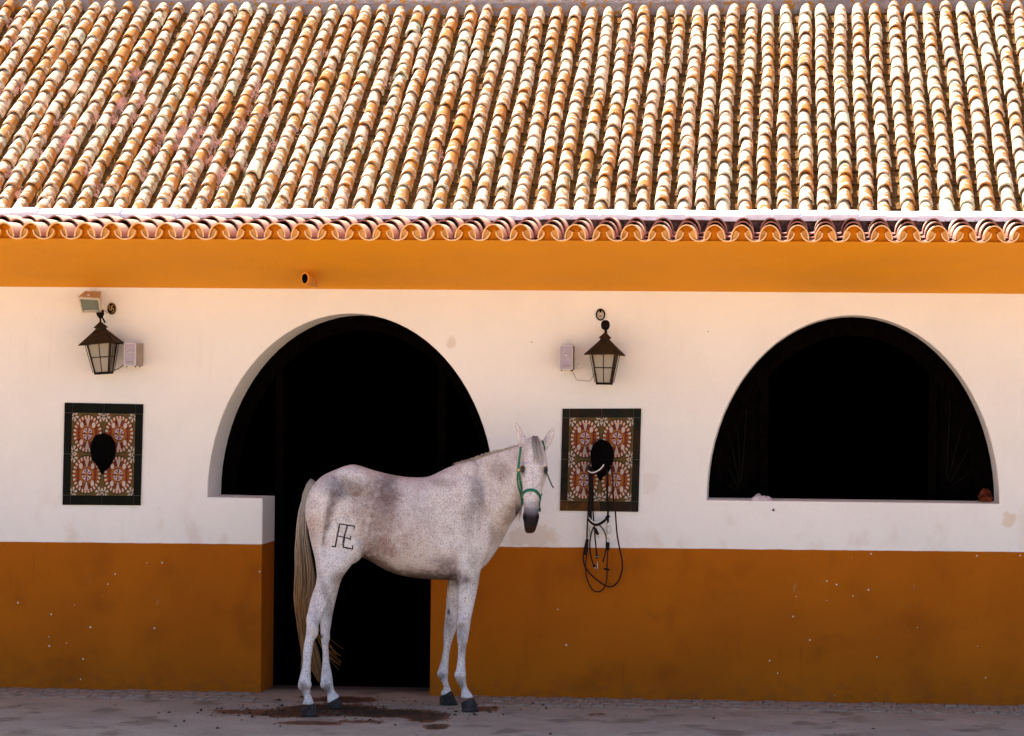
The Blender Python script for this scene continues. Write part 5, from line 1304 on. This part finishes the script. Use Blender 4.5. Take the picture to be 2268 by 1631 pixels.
# dock: a fleshy root under the tail hair
dk = MB(); dk.tube([cp(200, 402, -.84), cp(184, 424, -.84), cp(165, 470, -.84), cp(148, 540, -.83), cp(138, 640, -.82)], [.045, .046, .044, .036, .018], 12); o = dk.add('tail_dock', M['hair'], H, smooth=True)
a = o.data.color_attributes.new('hc', 'FLOAT_COLOR', 'POINT'); a.data.foreach_set('color', [x for _ in o.data.vertices for x in (.26, .23, .21, 1)])
# forelock
hr = Hair()
for i in range(78):
    p0 = random.uniform(425, 500); p1 = lerp(425, 590, (p0 - 425) / 75) + random.gauss(0, 10); q1 = random.uniform(500, 660) - (abs(p1 - 500) * .1)
    P = []
    for k in range(6):
        t = k / 5; p = lerp(p0, p1, t ** 1.2) + 8 * math.sin(t * 3 + i); q = lerp(292, q1, t); w_ = hpnt(p, q, -1.08); P.append(onskin(w_, toward(w_), .004 + .004 * random.random()))
    tint = random.uniform(.55, 1.1); dk_ = random.random() < .35
    hr.strand(P, .0017, .0006, lambda t, p, tint=tint, dk_=dk_: tuple(x * tint for x in (mixc((.50, .43, .38), (.78, .68, .64), t) if not dk_ else mixc((.16, .13, .11), (.50, .42, .38), t))))
hr.done('forelock')
hr = Hair()
for i in range(200):     # hogged mane along the crest
    t = random.random(); u = lerp(880, 1200, t); pts = [(860, 318), (905, 304), (968, 286), (1012, 269), (1062, 252), (1120, 240), (1180, 222), (1215, 212)]
    for k in range(len(pts) - 1):
        if pts[k][0] <= u <= pts[k + 1][0]: vv = lerp(pts[k][1], pts[k + 1][1], (u - pts[k][0]) / (pts[k + 1][0] - pts[k][0]))
    y = lerp(-.66, -.92, t ** 1.3); p = cp(u, vv + 9, y); e = random.uniform(6, 13)
    P = [p, cp(u - 4 + random.gauss(0, 3), vv + 2, y + .005), cp(u - 9 + random.gauss(0, 5), vv - e * .35, y + .014 + random.gauss(0, .01)), cp(u - 12 + random.gauss(0, 5), vv + 6, y + .05)]
    tint = random.uniform(.7, 1.1); hr.strand(P, .0016, .0008, lambda t, p, tint=tint: tuple(x * tint for x in (.60, .50, .43)))
hr.done('mane')
hr = Hair()
for i in range(40):      # hair hanging below the jaw on the far side of the neck
    p = random.uniform(205, 290); q = random.uniform(1150, 1230); e = random.uniform(60, 190)
    hr.strand([hpnt(p, q - 60, -.80), hpnt(p - 4, q + e * .4, -.80), hpnt(p - 14 + random.gauss(0, 8), q + e, -.80)], .0012, .0006, lambda t, p: (.24, .14, .10))
o = hr.done('jaw_hair'); o['kind'] = 'stuff'

# straw bits, grit and droppings trodden about the doorway
lt = MB(); random.seed(21)
def flake(c, r3, rz):
    m3 = Matrix.Rotation(rz, 3, 'Z'); lt.raw([V(c) + m3 @ V((a * r3[0], b * r3[1], e * r3[2])) for a, b, e in ((1, 0, 0), (-1, 0, 0), (0, 1, 0), (0, -1, 0), (0, 0, 1))], [(0, 2, 4), (2, 1, 4), (1, 3, 4), (3, 0, 4)])
for _ in range(650):
    if random.random() < .86: X, Y = random.gauss(760, 170), random.gauss(1574, 13)
    else: X, Y = random.uniform(-40, 2300), random.uniform(1545, 1635)
    g_ = atg(X, Y)
    if g_.y > -.03 and not (585 < X < 950): continue
    r_ = random.choice((.003, .005, .006, .008, .014)) * random.uniform(.7, 1.3); flake((g_.x, g_.y, .001 + (.004 if g_.y > -.58 else 0)), (r_, r_ * random.uniform(.5, 1.4), r_ * random.uniform(.3, .8)), random.uniform(0, 3))
o = lt.add('ground_litter', simple('trodden_dung_and_grit', (.055, .028, .016), .95, .05, 0, .6, 30), None, kind='stuff'); o['label'] = 'scattered dark grit and trodden dung on the yard before the doorway'; o['category'] = 'litter'
